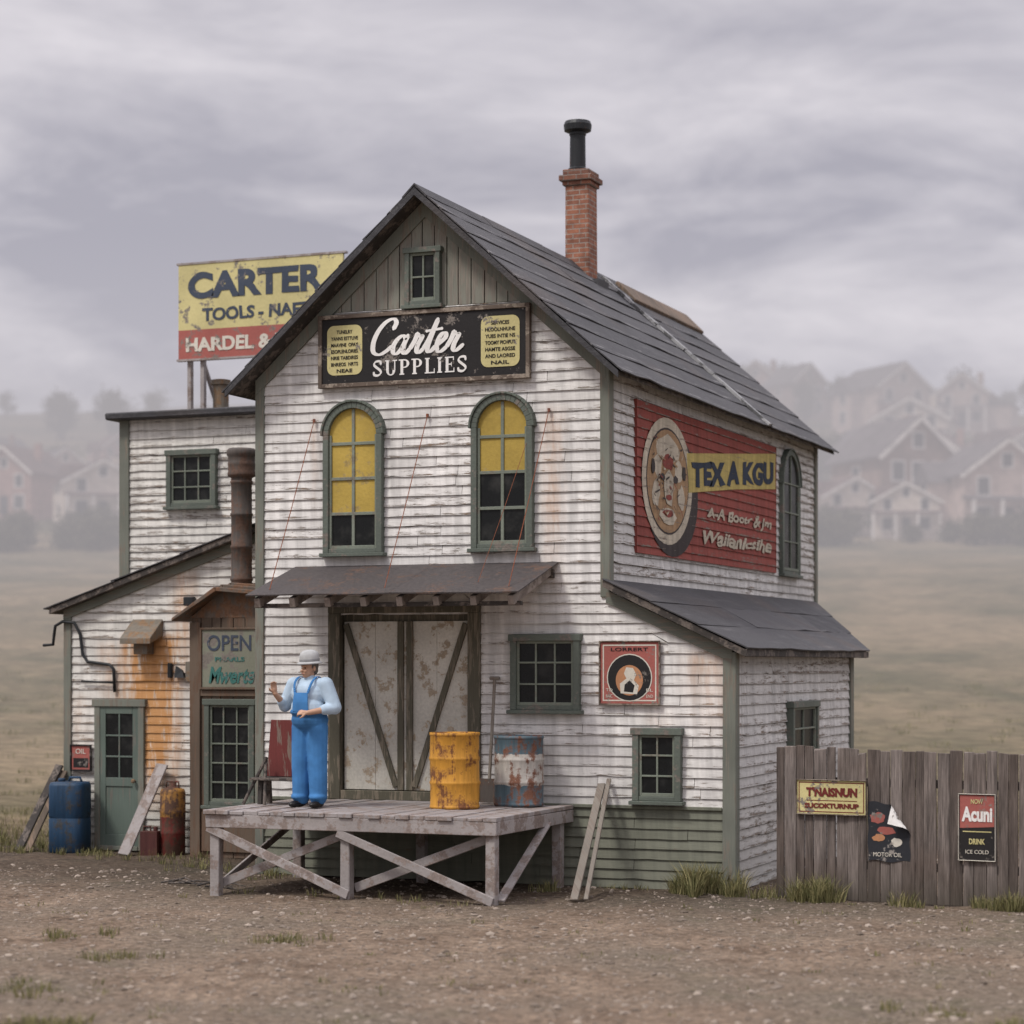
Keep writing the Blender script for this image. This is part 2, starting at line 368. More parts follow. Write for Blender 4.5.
# ---------------------------------------------------------------- windows
def window(fr,a0,a1,b0,b1,parent,cols=2,rows=3,arch=False,cw=.075,shade=0,label=None,c0=.0,mat=None,proud=.105,bar=.011):
    mat=mat or M['winframe']; mb=MB(); am=(a0+a1)/2; R=(a1-a0)/2; bs=b1-R if arch else b1
    pr=c0+proud; pc=c0+.048
    mb.fbox(fr,a0,a0+cw,b0,bs,c0,pr); mb.fbox(fr,a1-cw,a1,b0,bs,c0,pr)
    ia0,ia1=a0+cw,a1-cw
    if not arch: mb.fbox(fr,a0-.02,a1+.02,bs-cw,bs+.005,c0,pr+.012)
    else:
        n=18
        for k in range(n):
            t0=math.pi*k/n; t1=math.pi*(k+1)/n; ri=R-cw
            q=[(am+R*math.cos(t0),bs+R*math.sin(t0)),(am+R*math.cos(t1),bs+R*math.sin(t1)),(am+ri*math.cos(t1),bs+ri*math.sin(t1)),(am+ri*math.cos(t0),bs+ri*math.sin(t0))]
            mb.prism([fr.p(x,y,pr) for x,y in q],[fr.p(x,y,c0) for x,y in q])
            ro=R+.028; q=[(am+ro*math.cos(t0),bs+ro*math.sin(t0)),(am+ro*math.cos(t1),bs+ro*math.sin(t1)),(am+R*math.cos(t1),bs+R*math.sin(t1)),(am+R*math.cos(t0),bs+R*math.sin(t0))]
            mb.prism([fr.p(x,y,pr+.02) for x,y in q],[fr.p(x,y,c0) for x,y in q])
    mb.fbox(fr,ia0,ia1,b0+.0,b0+.05,c0,pr-.01)
    w=mb.done('window',mat,parent,bevel=.005)
    if label: w['label']=label
    sb=MB(); sw=.030; ps=pc+.026
    top=bs-(0 if arch else cw); ib0=b0+.05
    sb.fbox(fr,ia0,ia0+sw,ib0,top,pc-.01,ps); sb.fbox(fr,ia1-sw,ia1,ib0,top,pc-.01,ps); sb.fbox(fr,ia0+sw,ia1-sw,ib0,ib0+sw+.01,pc-.01,ps)
    if not arch: sb.fbox(fr,ia0+sw,ia1-sw,top-sw,top,pc-.01,ps)
    TT=b1-cw if arch else top
    for i in range(1,cols):
        x=ia0+(ia1-ia0)*i/cols; h=TT
        sb.fbox(fr,x-bar,x+bar,ib0+sw,h-.01,pc-.01,ps-.006)
    for j in range(1,rows):
        y=ib0+(TT-ib0)*j/rows; ww=(ia1-ia0)/2
        if arch and y>bs: ww=math.sqrt(max(0,(R-cw)**2-(y-bs)**2))
        sb.fbox(fr,am-ww+.005,am+ww-.005,y-bar,y+bar,pc-.01,ps-.004)
    sb.done('sash',M['sash'],w,bevel=.003)
    def outline(za,zb):
        pts=[(ia0,za),(ia1,za)]
        if arch and zb>bs:
            ri=R-cw+.01
            for k in range(15):
                t=math.pi*k/14; pts.append((am+ri*math.cos(t),bs+ri*math.sin(t)))
        else: pts+=[(ia1,zb),(ia0,zb)]
        return pts
    gb=MB(); gb.poly([fr.p(x,y,pc) for x,y in outline(ib0-.01,b1 if arch else top+.01)]); gb.done('pane',M['glass'],w)
    if shade:
        zz=ib0+(TT-ib0)*shade; hb=MB(); hb.poly([fr.p(x,y,pc+.004) for x,y in outline(zz,b1 if arch else top)]); hb.done('blind',M['shade'],w)
    s=MB(); s.fbox(fr,a0-.035,a1+.035,b0-.045,b0-.001,c0,pr+.03); s.done('sill',mat,w,bevel=.005)
    return w
def board(fr,a0,a1,b0,b1,c0,c1,mat=None,name='corner_board',parent=None,jit=.01):
    mb=MB(); mb.fbox(fr,a0,a1,b0,b1,c0,c1); return mb.done(name,mat or M['trim'],parent,bevel=.006,jit=jit)
# ================================================================= STORE BUILDING
store=thing('store_building','weathered white clapboard supply store with dark roof and side additions','building',(-3.0,0,0))
FRT=Fr((0,0,0),(1,0,0)); SID=Fr((-1.51,0,0),(0,1,0)); SHS=Fr((0,0,0),(0,1,0))
K=.90; XL,XR,XS=-6.07,-1.51,0.0; XC=(XL+XR)/2; EZ=6.04; DP=9.8; AP=EZ+K*(XR-XL)/2
def iv_front(z):
    if z<=EZ: return (XL,XR)
    d=(z-EZ)/K; return (XL+d,XR-d)
GB=.944
def iv_low(z):
    if z<=2.75: return (XL,XS)
    d=(z-2.75)/(3.45-2.75)*1.5; return (XL,max(XR,XS-d))
siding('wall',FRT,lambda z:(XL,XS),0.02,GB,M['siding_green'],store,seed=1,label='green painted lower clapboards')
siding('wall',FRT,iv_low,GB,3.42,M['siding'],store,openings=[(-5.06,-3.1,.9,3.2)],seed=2,label='peeling white front clapboards of ground floor')
siding('wall',FRT,iv_front,3.42,6.85,M['siding'],store,seed=3,label='peeling white front clapboards of upper floor')
vplanks('gable',FRT,XL+.86,XR-.86,lambda a:6.85,lambda a:AP-K*abs(a-XC)-.02,M['gable'],store,label='grey green vertical gable boards')
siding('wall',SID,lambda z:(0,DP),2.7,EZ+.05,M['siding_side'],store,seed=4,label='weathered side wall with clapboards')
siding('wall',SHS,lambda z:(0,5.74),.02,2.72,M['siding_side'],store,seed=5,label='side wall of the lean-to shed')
mb=MB()
mb.quad((XL,DP,0),(XR,DP,0),(XR,DP,EZ),(XL,DP,EZ)); mb.poly([(XL,DP,EZ),(XR,DP,EZ),(XC,DP,AP)])
mb.quad((XR,DP,0),(XR,5,0),(XR,5,3),(XR,DP,3)); mb.quad((0,5.74,0),(XR,DP-.1,0),(XR,DP-.1,3.4),(0,5.74,2.72))
mb.quad((XL,0,0),(XL,DP,0),(XL,DP,EZ),(XL,0,EZ)); mb.quad((XL,0,.95),(XR,0.5,.95),(XR,.5,3.4),(XL,0.5,3.4))
mb.done('back_wall',M['gable'],store)
board(FRT,XL-.02,XL+.10,0,EZ+.05,-.01,.048,parent=store); board(FRT,XR-.07,XR+.045,3.36,EZ-.02,-.01,.048,parent=store); board(FRT,XS-.11,XS+.045,0,2.72,-.01,.048,parent=store)
board(SID,-.042,.10,3.5,EZ,-.01,.050,parent=store); board(SID,DP-.12,DP+.02,2.8,EZ,-.01,.048,parent=store)
board(SHS,-.042,.10,0.02,2.72,-.01,.050,parent=store); board(SHS,5.62,5.76,0.02,2.72,-.01,.048,parent=store)
board(FRT,XL+.12,XS-.12,GB-.02,GB+.02,.0,.045,M['siding_green'],'belt_board',store)
def slope(mb,R0,R1,E0,E1,rows,plen=1.1,seed=1,lo=.024):
    rr=random.Random(seed); R0,R1,E0,E1=[Vector(x) for x in (R0,R1,E0,E1)]
    nor=(R1-R0).cross(E0-R0).normalized()
    if nor.z<0: nor=-nor
    for j in range(rows):
        t0=j/rows; t1=(j+1)/rows+.012
        A0=R0.lerp(E0,t0);A1=R1.lerp(E1,t0);B0=R0.lerp(E0,t1);B1=R1.lerp(E1,t1); L=(A1-A0).length; c=0
        while c<1-1e-4:
            e=min(1,c+rr.uniform(.7,1.4)*plen/L)
            if 1-e<.3*plen/L: e=1
            r=rr.random(); n=max(5,int((e-c)*L/.5)); hs=[rr.gauss(0,.005) for _ in range(n+1)]; ws=[rr.gauss(0,.007)/max(.1,(B0-A0).length) for _ in range(n+1)]
            for i in range(n):
                s0=c+(e-c)*i/n; s1=c+(e-c)*(i+1)/n-(.002/L if i==n-1 else 0)
                Bs0=A0.lerp(A1,s0).lerp(B0.lerp(B1,s0),1+ws[i]); Bs1=A0.lerp(A1,s1).lerp(B0.lerp(B1,s1),1+ws[i+1])
                P=[A0.lerp(A1,s0),A0.lerp(A1,s1),Bs1+nor*(lo-.016+hs[i+1]),Bs0+nor*(lo-.016+hs[i])]
                Q=[A0.lerp(A1,s0)+nor*.010,A0.lerp(A1,s1)+nor*.010,Bs1+nor*(lo+hs[i+1]),Bs0+nor*(lo+hs[i])]
                mb.hexa(P+Q,0,r)
            c=e
OV=.36; roof=MB(); rz=AP+.13; ex=.26; ez_=rz-K*((XR-XL)/2+ex)
slope(roof,(XC,-OV,rz),(XC,DP+.3,rz),(XR+ex,-OV,ez_),(XR+ex,DP+.3,ez_),8,seed=5,plen=5.2)
slope(roof,(XC,-OV,rz),(XC,DP+.3,rz),(XL-ex,-OV,ez_),(XL-ex,DP+.3,ez_),8,seed=6,plen=5.2)
roofo=roof.done('roof',M['roof'],store)
mb=MB()
for sx in (1,-1):
    X0,X1=XC,(XR+ex if sx>0 else XL-ex)
    mb.hexa([(X0,-OV+.02,rz-.07),(X0,DP+.28,rz-.07),(X1-.02*sx,DP+.28,ez_-.05),(X1-.02*sx,-OV+.02,ez_-.05),(X0,-OV+.02,rz-.01),(X0,DP+.28,rz-.01),(X1-.02*sx,DP+.28,ez_-.003),(X1-.02*sx,-OV+.02,ez_-.003)])
mb.done('roof_decking',M['darkwood'],roofo)
mb=MB()
for sx in (1,-1):
    X1=XR+ex if sx>0 else XL-ex; y=-OV-.012
    mb.hexa([(XC,y,rz-.105),(XC,y+.03,rz-.105),(X1,y+.03,ez_-.085),(X1,y,ez_-.085),(XC,y,rz-.015),(XC,y+.03,rz-.015),(X1,y+.03,ez_-.008),(X1,y,ez_-.008)])
    Xw=X1-ex*sx
    mb.hexa([(XC,-.05,AP-.17),(XC,-.0,AP-.17),(Xw,-.0,EZ-.15),(Xw,-.05,EZ-.15),(XC,-.05,AP+.05),(XC,0,AP+.05),(Xw,0,EZ+.05),(Xw,-.05,EZ+.05)],1)
mb.done('barge_board',[M['roof2'],M['trim']],roofo,jit=.012)
mb=MB()
for i in range(5):
    y0=-OV-.01+i*(DP+.66)/5; y1=y0+(DP+.66)/5+.01; e=.006*(i%2)
    sec=lambda y:[(XC-.16,y,rz-.115+e),(XC,y,rz+.04+e),(XC+.16,y,rz-.115+e),(XC+.15,y,rz-.135+e),(XC,y,rz+.018+e),(XC-.15,y,rz-.135+e)]
    mb.prism(sec(y0),sec(y1),0,random.random())
mb.done('ridge_cap',M['roof2'],roofo)
nl=math.sqrt(1+K*K)
def rp(t,y,h): return Vector((XC+t/nl+h*K/nl,y,rz-t*K/nl+h/nl))
mb=MB(); yy=5.95
for i in range(6):
    t0=.1+i*.56; t1=t0+.55; j=random.gauss(0,.015)
    mb.hexa([rp(t0,yy+j,.02),rp(t0,yy+.16+j,.02),rp(t1,yy+.16+j,.02),rp(t1,yy+j,.02),rp(t0,yy+j,.055),rp(t0,yy+.16+j,.055),rp(t1,yy+.16+j,.06),rp(t1,yy+j,.06)])
mb.done('flashing',weathered('pale_flashing',(.46,.46,.46),(.09,.09,.09),.55,'x'),roofo)
mb=MB(); mb.hexa([rp(.08,6.6,0),rp(.08,10.0,0),rp(.50,10.0,0),rp(.50,6.6,0),rp(.08,6.6,.08),rp(.08,10.0,.08),rp(.50,10.0,.06),rp(.50,6.6,.06)])
mb.done('roof_hatch',M['brown'],roofo,bevel=.01)
# chimney
CX,CY=-3.73,5.2; ch=Fr((CX,CY,0),(1,0,0)); mb=MB(); h=.18
mb.fbox(ch,-h,h,7.5,9.32,-h,h); mb.fbox(ch,-h-.03,h+.03,9.32,9.38,-h-.03,h+.03); mb.fbox(ch,-h-.065,h+.065,9.38,9.46,-h-.065,h+.065); mb.fbox(ch,-h-.02,h+.02,9.46,9.54,-h-.02,h+.02)
chim=mb.done('chimney',M['brick'],roofo,bevel=.01,jit=.02)
mb=MB(); mb.lathe([(.14,9.52),(.14,9.58),(.115,9.60),(.11,10.05),(.12,10.06),(.12,10.09),(.19,10.12),(.20,10.20),(.18,10.25),(.05,10.28)],(CX-.05,CY,0)); mb.done('flue_pipe',M['black'],roofo,smooth=False)
mb=MB(); mb.fbox(ch,-h-.04,h+.16,7.6,7.98,-h-.03,h+.03); mb.done('chimney_flashing',M['roof2'],roofo)
window(FRT,-5.13,-4.34,3.93,5.75,store,2,4,True,shade=.255,bar=.019,label='arched window with yellow blinds')
window(FRT,-3.18,-2.40,3.95,5.76,store,2,4,True,shade=.505,bar=.019,label='arched window with yellow blinds')
window(FRT,-4.04,-3.58,6.87,7.55,store,2,2,False,cw=.06)
window(FRT,-2.68,-1.82,2.05,2.93,store,3,3)
window(FRT,-1.17,-.59,1.02,1.85,store,2,3)
window(SID,7.58,8.62,3.93,5.78,store,2,4,True,proud=.08,label='narrow arched side window')
window(SHS,2.3,3.6,1.2,2.12,store,2,3)
sr=MB()
slope(sr,(XR+.01,-.22,3.56),(XR+.01,DP,3.56),(.22,-.22,2.76),(.22,5.95,2.76),3,seed=9,plen=3.4,lo=.016)
so=sr.done('shed_roof',M['roof2'],store)
mb=MB(); mb.hexa([(XR+.02,-.2,3.47),(XR+.02,DP-.05,3.47),(.2,5.9,2.67),(.2,-.2,2.67),(XR+.02,-.2,3.55),(XR+.02,DP-.05,3.55),(.2,5.9,2.75),(.2,-.2,2.75)])
mb.beam((.205,-.215,2.715),(.205,5.92,2.715),.03,.08); mb.done('eave_board',M['darkwood'],so)
mb=MB(); mb.hexa([(XR,-.05,3.30),(XR,-.0,3.30),(.0,0,2.60),(.0,-.05,2.60),(XR,-.05,3.44),(XR,0,3.44),(.0,0,2.74),(.0,-.05,2.74)]); mb.done('rake_board',M['trim_h'],so,jit=.01)
# loading door (recessed)
D0,D1=-5.06,-3.1; DB,DT=.95,3.2
door=MB(); a=D0+.16; rr=random.Random(4); mid=(D0+D1)/2
while a<D1-.17:
    e=min(D1-.16,a+.44*rr.uniform(.9,1.1))
    if D1-.16-e<.1: e=D1-.16
    door.fbox(FRT,a+.002,e-.002,DB+.12,DT-.1,-.06,-.03+rr.gauss(0,.0015)); a=e
dr=door.done('loading_door',M['door_white'],store,bevel=.002,label='cream panelled double loading door with dark diagonal braces')
mb=MB()
for (s0,s1) in ((D0+.16,mid-.02),(mid+.02,D1-.16)):
    sg=1 if s0<mid-.1 else -1
    if sg>0: mb.fbox(FRT,s1-.08,s1,DB+.12,DT-.1,-.028,.001)
    else: mb.fbox(FRT,s0,s0+.08,DB+.12,DT-.1,-.028,.002)
    zt,zb=DT-.13,DB+.16
    p0=FRT.p(s0+.03 if sg>0 else s1-.03,zt,-.012); p1=FRT.p(s1-.1 if sg>0 else s0+.1,zb,-.012)
    mb.beam(p0,p1,.075,.03,up=(0,1,0))
mb.done('brace',M['brace'],dr,bevel=.004)
mb=MB(); mb.fbox(FRT,D0-.02,D0+.14,DB,DT,-.05,.06); mb.fbox(FRT,D1-.14,D1+.02,DB,DT,-.05,.06); mb.fbox(FRT,D0-.02,D1+.02,DT,DT+.12,-.05,.065); mb.fbox(FRT,D0+.14,D1-.14,DB,DB+.11,-.06,.05); mb.fbox(FRT,D0-.02,D1+.02,DB,DT,-.2,-.07)
mb.done('door_frame',M['brace'],store,bevel=.006)
# awning
aw=MB(); A0,A1=-5.54,-2.1
slope(aw,(A0,0.02,3.78),(A1,0.02,3.78),(A0,-1.27,3.38),(A1,-1.27,3.38),1,seed=12,plen=1.8,lo=.02)
awo=aw.done('awning',M['awning'],store,label='dark sheet metal awning over the loading door')
mb=MB(); n=8
for i in range(n):
    x=A0+.12+(A1-A0-.24)*i/(n-1); mb.beam((x,.0,3.695),(x,-1.22,3.30),.075,.11)
mb.done('awning_rafters',M['rafter'],awo,bevel=.004)
mb=MB(); mb.beam((A0+.03,-1.10,3.27),(A1-.03,-1.10,3.27),.05,.05); mb.beam((A0+.05,-.03,3.64),(A1-.05,-.03,3.64),.04,.1); mb.done('awning_rail',M['darkwood'],awo,bevel=.004)
for (p,q,r) in (((-5.27,-.05,5.55),(-5.33,-1.08,3.46),.0055),((-3.76,-.05,5.55),(-3.84,-1.08,3.46),.0055),((-2.21,-.05,5.55),(-2.30,-1.08,3.46),.0055),((-2.45,-.04,5.3),(-2.75,-.9,3.52),.003)):
    mb=MB(); mid_=tuple((a+b)/2 for a,b in zip(p,q)); mb.tube([p,(mid_[0],mid_[1],mid_[2]-.02),q],r,6); mb.lathe([(.018,-.02),(.018,.02)],p,8); mb.done('stay_rod',M['stay'],awo)
# ---- left additions
LF=Fr((0,2.2,0),(1,0,0)); TF=Fr((0,4.0,0),(1,0,0)); VF=Fr((0,1.6,0),(1,0,0))
def lroof(x): return 3.28+(x+10.45)*.335
def iv_left(z):
    if z<=lroof(-10.28): return (-10.28,-6.08)
    return (-10.28+(z-lroof(-10.28))/.335,-6.08)
siding('wall',LF,iv_left,.02,lroof(-6.3),M['siding_annex'],store,seed=6,label='rust stained clapboards of the side addition')
siding('wall',TF,lambda z:(-10.5,-6.08),3.2,6.2,M['siding_annex'],store,seed=7,label='clapboards of the tall rear addition')
mb=MB()
mb.quad((-10.28,2.2,0),(-10.28,4,0),(-10.28,4,3.3),(-10.28,2.2,3.3)); mb.quad((-10.5,4,0),(-10.5,8,0),(-10.5,8,6.2),(-10.5,4,6.2)); mb.quad((-10.5,8,0),(-6.08,8,0),(-6.08,8,6.2),(-10.5,8,6.2)); mb.quad((-10.5,4.01,0),(-10.2,4.01,0),(-10.2,4.01,3.4),(-10.5,4.01,3.4))
mb.done('back_wall',M['gable'],store)
board(LF,-10.30,-10.18,0,3.28,-.01,.048,parent=store); board(TF,-10.53,-10.36,3.2,6.2,-.01,.048,parent=store)
mb=MB(); mb.hexa([(-10.68,3.78,6.18),(-5.9,3.78,6.18),(-5.9,8.2,6.18),(-10.68,8.2,6.18),(-10.68,3.78,6.28),(-5.9,3.78,6.28),(-5.9,8.2,6.28),(-10.68,8.2,6.28)])
fo=mb.done('flat_roof',M['roof2'],store,bevel=.02,jit=.02)
lr=MB(); slope(lr,(-6.1,1.98,lroof(-6.1)+.08),(-6.1,4.05,lroof(-6.1)+.08),(-10.46,1.98,lroof(-10.46)+.08),(-10.46,4.05,lroof(-10.46)+.08),4,seed=21,plen=2.)
lo=lr.done('lean_to_roof',M['roof2'],store)
mb=MB(); mb.hexa([(-10.44,2.0,lroof(-10.44)-.0),(-6.1,2.0,lroof(-6.1)-.0),(-6.1,4.0,lroof(-6.1)-.0),(-10.44,4.0,lroof(-10.44)-.0),(-10.44,2.0,lroof(-10.44)+.075),(-6.1,2.0,lroof(-6.1)+.075),(-6.1,4.0,lroof(-6.1)+.075),(-10.44,4.0,lroof(-10.44)+.075)]); mb.done('eave_board',M['darkwood'],lo)
mb=MB(); mb.hexa([LF.p(-10.3,lroof(-10.3)-.12,.05),LF.p(-6.1,lroof(-6.1)-.12,.05),LF.p(-6.1,lroof(-6.1)-.12,.0),LF.p(-10.3,lroof(-10.3)-.12,.0),LF.p(-10.3,lroof(-10.3)-.001,.05),LF.p(-6.1,lroof(-6.1)-.001,.05),LF.p(-6.1,lroof(-6.1)-.001,.0),LF.p(-10.3,lroof(-10.3)-.001,.0)]); mb.done('rake_board',M['trim_h'],lo,jit=.01)
window(TF,-9.70,-8.88,4.88,5.70,store,3,3)
vplanks('vestibule_wall',VF,-7.93,-6.09,lambda a:.02,lambda a:3.2,M['rustbrown'],store,w=.16,label='brown boarded entrance bay')
mb=MB(); mb.quad((-7.93,1.6,0),(-7.93,2.2,0),(-7.93,2.2,3.3),(-7.93,1.6,3.3))
mb.prism([(-7.95,1.6,3.2),(-6.09,1.6,3.2),(-6.09,1.6,3.6),(-7.4,1.6,3.6)],[(-7.95,1.58,3.2),(-6.09,1.58,3.2),(-6.09,1.58,3.6),(-7.4,1.58,3.6)])
mb.done('vestibule_side',M['rustroof'],store)
mb=MB()
for k,(dz,dy,dx) in enumerate(((0,0,0),(.07,.10,.14),(.13,.22,.30))):
    zl,zh=3.14+dz,3.54+dz*.6; yf=1.36+dy
    mb.hexa([(-8.08+dx,yf,zl),(-7.46+dx*.4,yf,zh),(-7.46+dx*.4,2.19,zh),(-8.08+dx,2.19,zl),(-8.08+dx,yf,zl+.045),(-7.48+dx*.4,yf,zh+.05),(-7.48+dx*.4,2.19,zh+.05),(-8.08+dx,2.19,zl+.045)])
    mb.hexa([(-7.46+dx*.4,yf,zh),(-6.09,yf,zh-.10),(-6.09,2.19,zh-.10),(-7.46+dx*.4,2.19,zh),(-7.46+dx*.4,yf,zh+.05),(-6.09,yf,zh-.05),(-6.09,2.19,zh-.05),(-7.46+dx*.4,2.19,zh+.05)])
mb.done('vestibule_roof',M['rustroof'],store,bevel=.006,jit=.03,label='rusty layered metal hood')
window(VF,-7.68,-6.93,.72,2.12,store,3,5,c0=.02,label='tall glazed entrance panel')
mb=MB(); mb.fbox(VF,-7.93,-7.78,0,3.14,.02,.055);mb.fbox(VF,-6.84,-6.70,0,3.14,.02,.055); mb.fbox(VF,-7.78,-6.84,2.16,2.24,.02,.048); mb.fbox(VF,-7.76,-6.86,.1,.62,.02,.045); mb.done('vestibule_trim',M['rustbrown'],store,bevel=.005,jit=.01)
prof=[(.17,3.4),(.145,3.55),(.138,3.60)]
z=3.7
while z<5.0:
    prof+=[(.138,z-.012),(.150,z),(.150,z+.025),(.138,z+.037)]; z+=.43
prof+=[(.14,5.06),(.18,5.08),(.188,5.11),(.178,5.14),(.178,5.22),(.186,5.24),(.178,5.26),(.178,5.34),(.195,5.36),(.195,5.42),(.17,5.45),(.1,5.45)]
mb=MB(); mb.lathe(prof,(-7.28,1.78,0),28,jit=.035); mb.done('stove_pipe',M['rustpipe'],store,smooth=True,label='fat rusty stove pipe with banded cap')
mb=MB(); mb.lathe([(.12,6.28),(.12,6.75),(.15,6.76),(.15,6.83),(.1,6.84)],(-9.35,4.9,0),18); mb.done('roof_vent',M['vent'],fo)
dm=MB(); d0,d1=-9.79,-9.0
dm.fbox(LF,d0,d0+.09,.02,2.08,.0,.07); dm.fbox(LF,d1-.09,d1,.02,2.08,.0,.07); dm.fbox(LF,d0-.03,d1+.03,2.0,2.10,.0,.085); dm.fbox(LF,d0+.09,d1-.09,.02,.08,0,.08)
dm.done('door_frame',M['trim'],store,bevel=.005)
dm=MB(); e0,e1=d0+.09,d1-.09
dm.fbox(LF,e0,e0+.09,.08,2.0,.02,.060); dm.fbox(LF,e1-.09,e1,.08,2.0,.02,.060); dm.fbox(LF,e0+.09,e1-.09,.08,.24,.02,.060); dm.fbox(LF,e0+.09,e1-.09,.90,1.02,.02,.060); dm.fbox(LF,e0+.09,e1-.09,1.90,2.0,.02,.060); dm.fbox(LF,e0+.09,e1-.09,.24,.90,.02,.045)
dm.fbox(LF,(e0+e1)/2-.012,(e0+e1)/2+.012,1.02,1.9,.03,.056)
for zz in (1.31,1.60): dm.fbox(LF,e0+.09,e1-.09,zz-.012,zz+.012,.03,.055)
dr2=dm.done('door',M['door_green'],store,bevel=.004,label='half glazed green door')
mb=MB(); mb.fbox(LF,e0+.085,e1-.085,1.0,1.91,.02,.042); mb.done('pane',M['glass'],dr2)
mb=MB(); mb.lathe([(.012,0),(.012,.04),(.028,.045),(.03,.07),(.015,.08)],LF.p(e1-.045,.98,.055),12,M4=Euler((math.pi/2,0,0)).to_matrix()); mb.done('handle',M['vent'],dr2)
mb=MB()
mb.hexa([LF.p(-9.20,2.86,.36),LF.p(-8.72,2.86,.36),LF.p(-8.72,2.98,.0),LF.p(-9.20,2.98,.0),LF.p(-9.20,2.94,.36),LF.p(-8.72,2.94,.36),LF.p(-8.72,3.22,.0),LF.p(-9.20,3.22,.0)])
mb.fbox(LF,-9.08,-8.86,2.72,2.95,.02,.2); mb.done('vent_hood',M['vent'],store,bevel=.006)
mb=MB()
mb.tube([LF.p(*q) for q in [(-10.62,2.85,.06),(-10.45,2.86,.08),(-10.42,3.0,.10),(-10.40,3.12,.10),(-10.28,3.18,.10),(-10.1,3.16,.08),(-10.02,3.0,.06),(-9.98,2.72,.06),(-9.9,2.62,.06),(-9.55,2.58,.06),(-9.48,2.52,.06),(-9.47,2.2,.05)]],.022,10)
mb.tube([LF.p(-10.0,2.35,.06),LF.p(-9.5,2.33,.06)],.013,8)
mb.done('conduit',M['black'],store,smooth=True)
for q in ((-8.62,-8.56,2.4,2.6,.02,.08),(-8.36,-8.20,3.38,3.5,.02,.1)):
    mb=MB(); mb.fbox(LF,*q); mb.done('bracket',M['black'],store,bevel=.01)
mb=MB(); mb.hexa([LF.p(-8.50,2.4,.09),LF.p(-8.35,2.4,.09),LF.p(-8.35,2.4,.02),LF.p(-8.50,2.4,.02),LF.p(-8.50,2.56,.06),LF.p(-8.40,2.5,.06),LF.p(-8.40,2.5,.02),LF.p(-8.50,2.56,.02)]); mb.done('bracket',M['black'],store)
mb=MB(); mb.fbox(LF,-8.33,-8.25,2.35,2.62,.02,.09); mb.done('switch_box',M['vent'],store,bevel=.005)
# ================================================================= SIGNS
def signboard(name,label,fr,a0,a1,b0,b1,c0,c1,mat,frame=None,fw=.04):
    t=thing(name,label,'sign',fr.p((a0+a1)/2,b0,c0)); mb=MB(); mb.fbox(fr,a0,a1,b0,b1,c0,c1); mb.done('panel',mat,t,bevel=.004)
    if frame:
        mb=MB(); e=c1+.02
        mb.fbox(fr,a0-fw,a0,b0-fw,b1+fw,c0,e); mb.fbox(fr,a1,a1+fw,b0-fw,b1+fw,c0,e); mb.fbox(fr,a0,a1,b0-fw,b0,c0,e); mb.fbox(fr,a0,a1,b1,b1+fw,c0,e); mb.done('frame',frame,t,bevel=.004)
    return t
def roundrect(fr,a0,a1,b0,b1,c,r,n=6):
    P=[]
    for cx,cy,t0 in ((a1-r,b1-r,0),(a0+r,b1-r,90),(a0+r,b0+r,180),(a1-r,b0+r,270)):
        for k in range(n+1):
            t=math.radians(t0+90*k/n); P.append(fr.p(cx+r*math.cos(t),cy+r*math.sin(t),c))
    return P
def ribbon(mb,pts,c,wf,fr):
    L=[]
    for j,p in enumerate(pts):
        d=pts[min(j+1,len(pts)-1)]-pts[max(j-1,0)]; d=d/max(1e-6,np.linalg.norm(d)); nn=np.array([-d[1],d[0]]); w=wf(d,j,len(pts)); L.append((p+nn*w,p-nn*w))
    for j in range(len(L)-1):
        cc_=c+.00006*j; mb.quad(fr.p(*L[j][1],cc_),fr.p(*L[j+1][1],cc_),fr.p(*L[j+1][0],cc_),fr.p(*L[j][0],cc_))
s1=signboard('shop_sign','black framed shop sign with white script and yellow panels',FRT,-5.14,-2.48,5.98,6.76,.045,.09,M['s_black'],M['s_wood'],.05)
for (a0,a1,body) in ((-5.07,-4.60,['TUNELRY','YANNS ESTTUVE','MAAVINE  OPAY','ESOPLENLORIES','NRIE TABDIRES','BNREOS  NRTS','NEAE']),(-3.05,-2.56,['SERVICES','HLOOLNHUNE','YUES INTIE NS','TOOMY PICHFUT','HAMTE ASGSE','AND LAORED','NAIL'])):
    mb=MB(); mb.poly(roundrect(FRT,a0,a1,6.08,6.68,.096,.09)); mb.done('side_panel',M['s_yellow'],s1)
    for i,b in enumerate(body):
        zc=6.60-i*.078; ww=(a1-a0)/2-(.13 if i in(0,6) else .055); am=(a0+a1)/2
        text(b,FRT,am-ww,am+ww,zc-.022,zc+.022,.099,M['s_black'],s1,bold=.02,depth=.002)
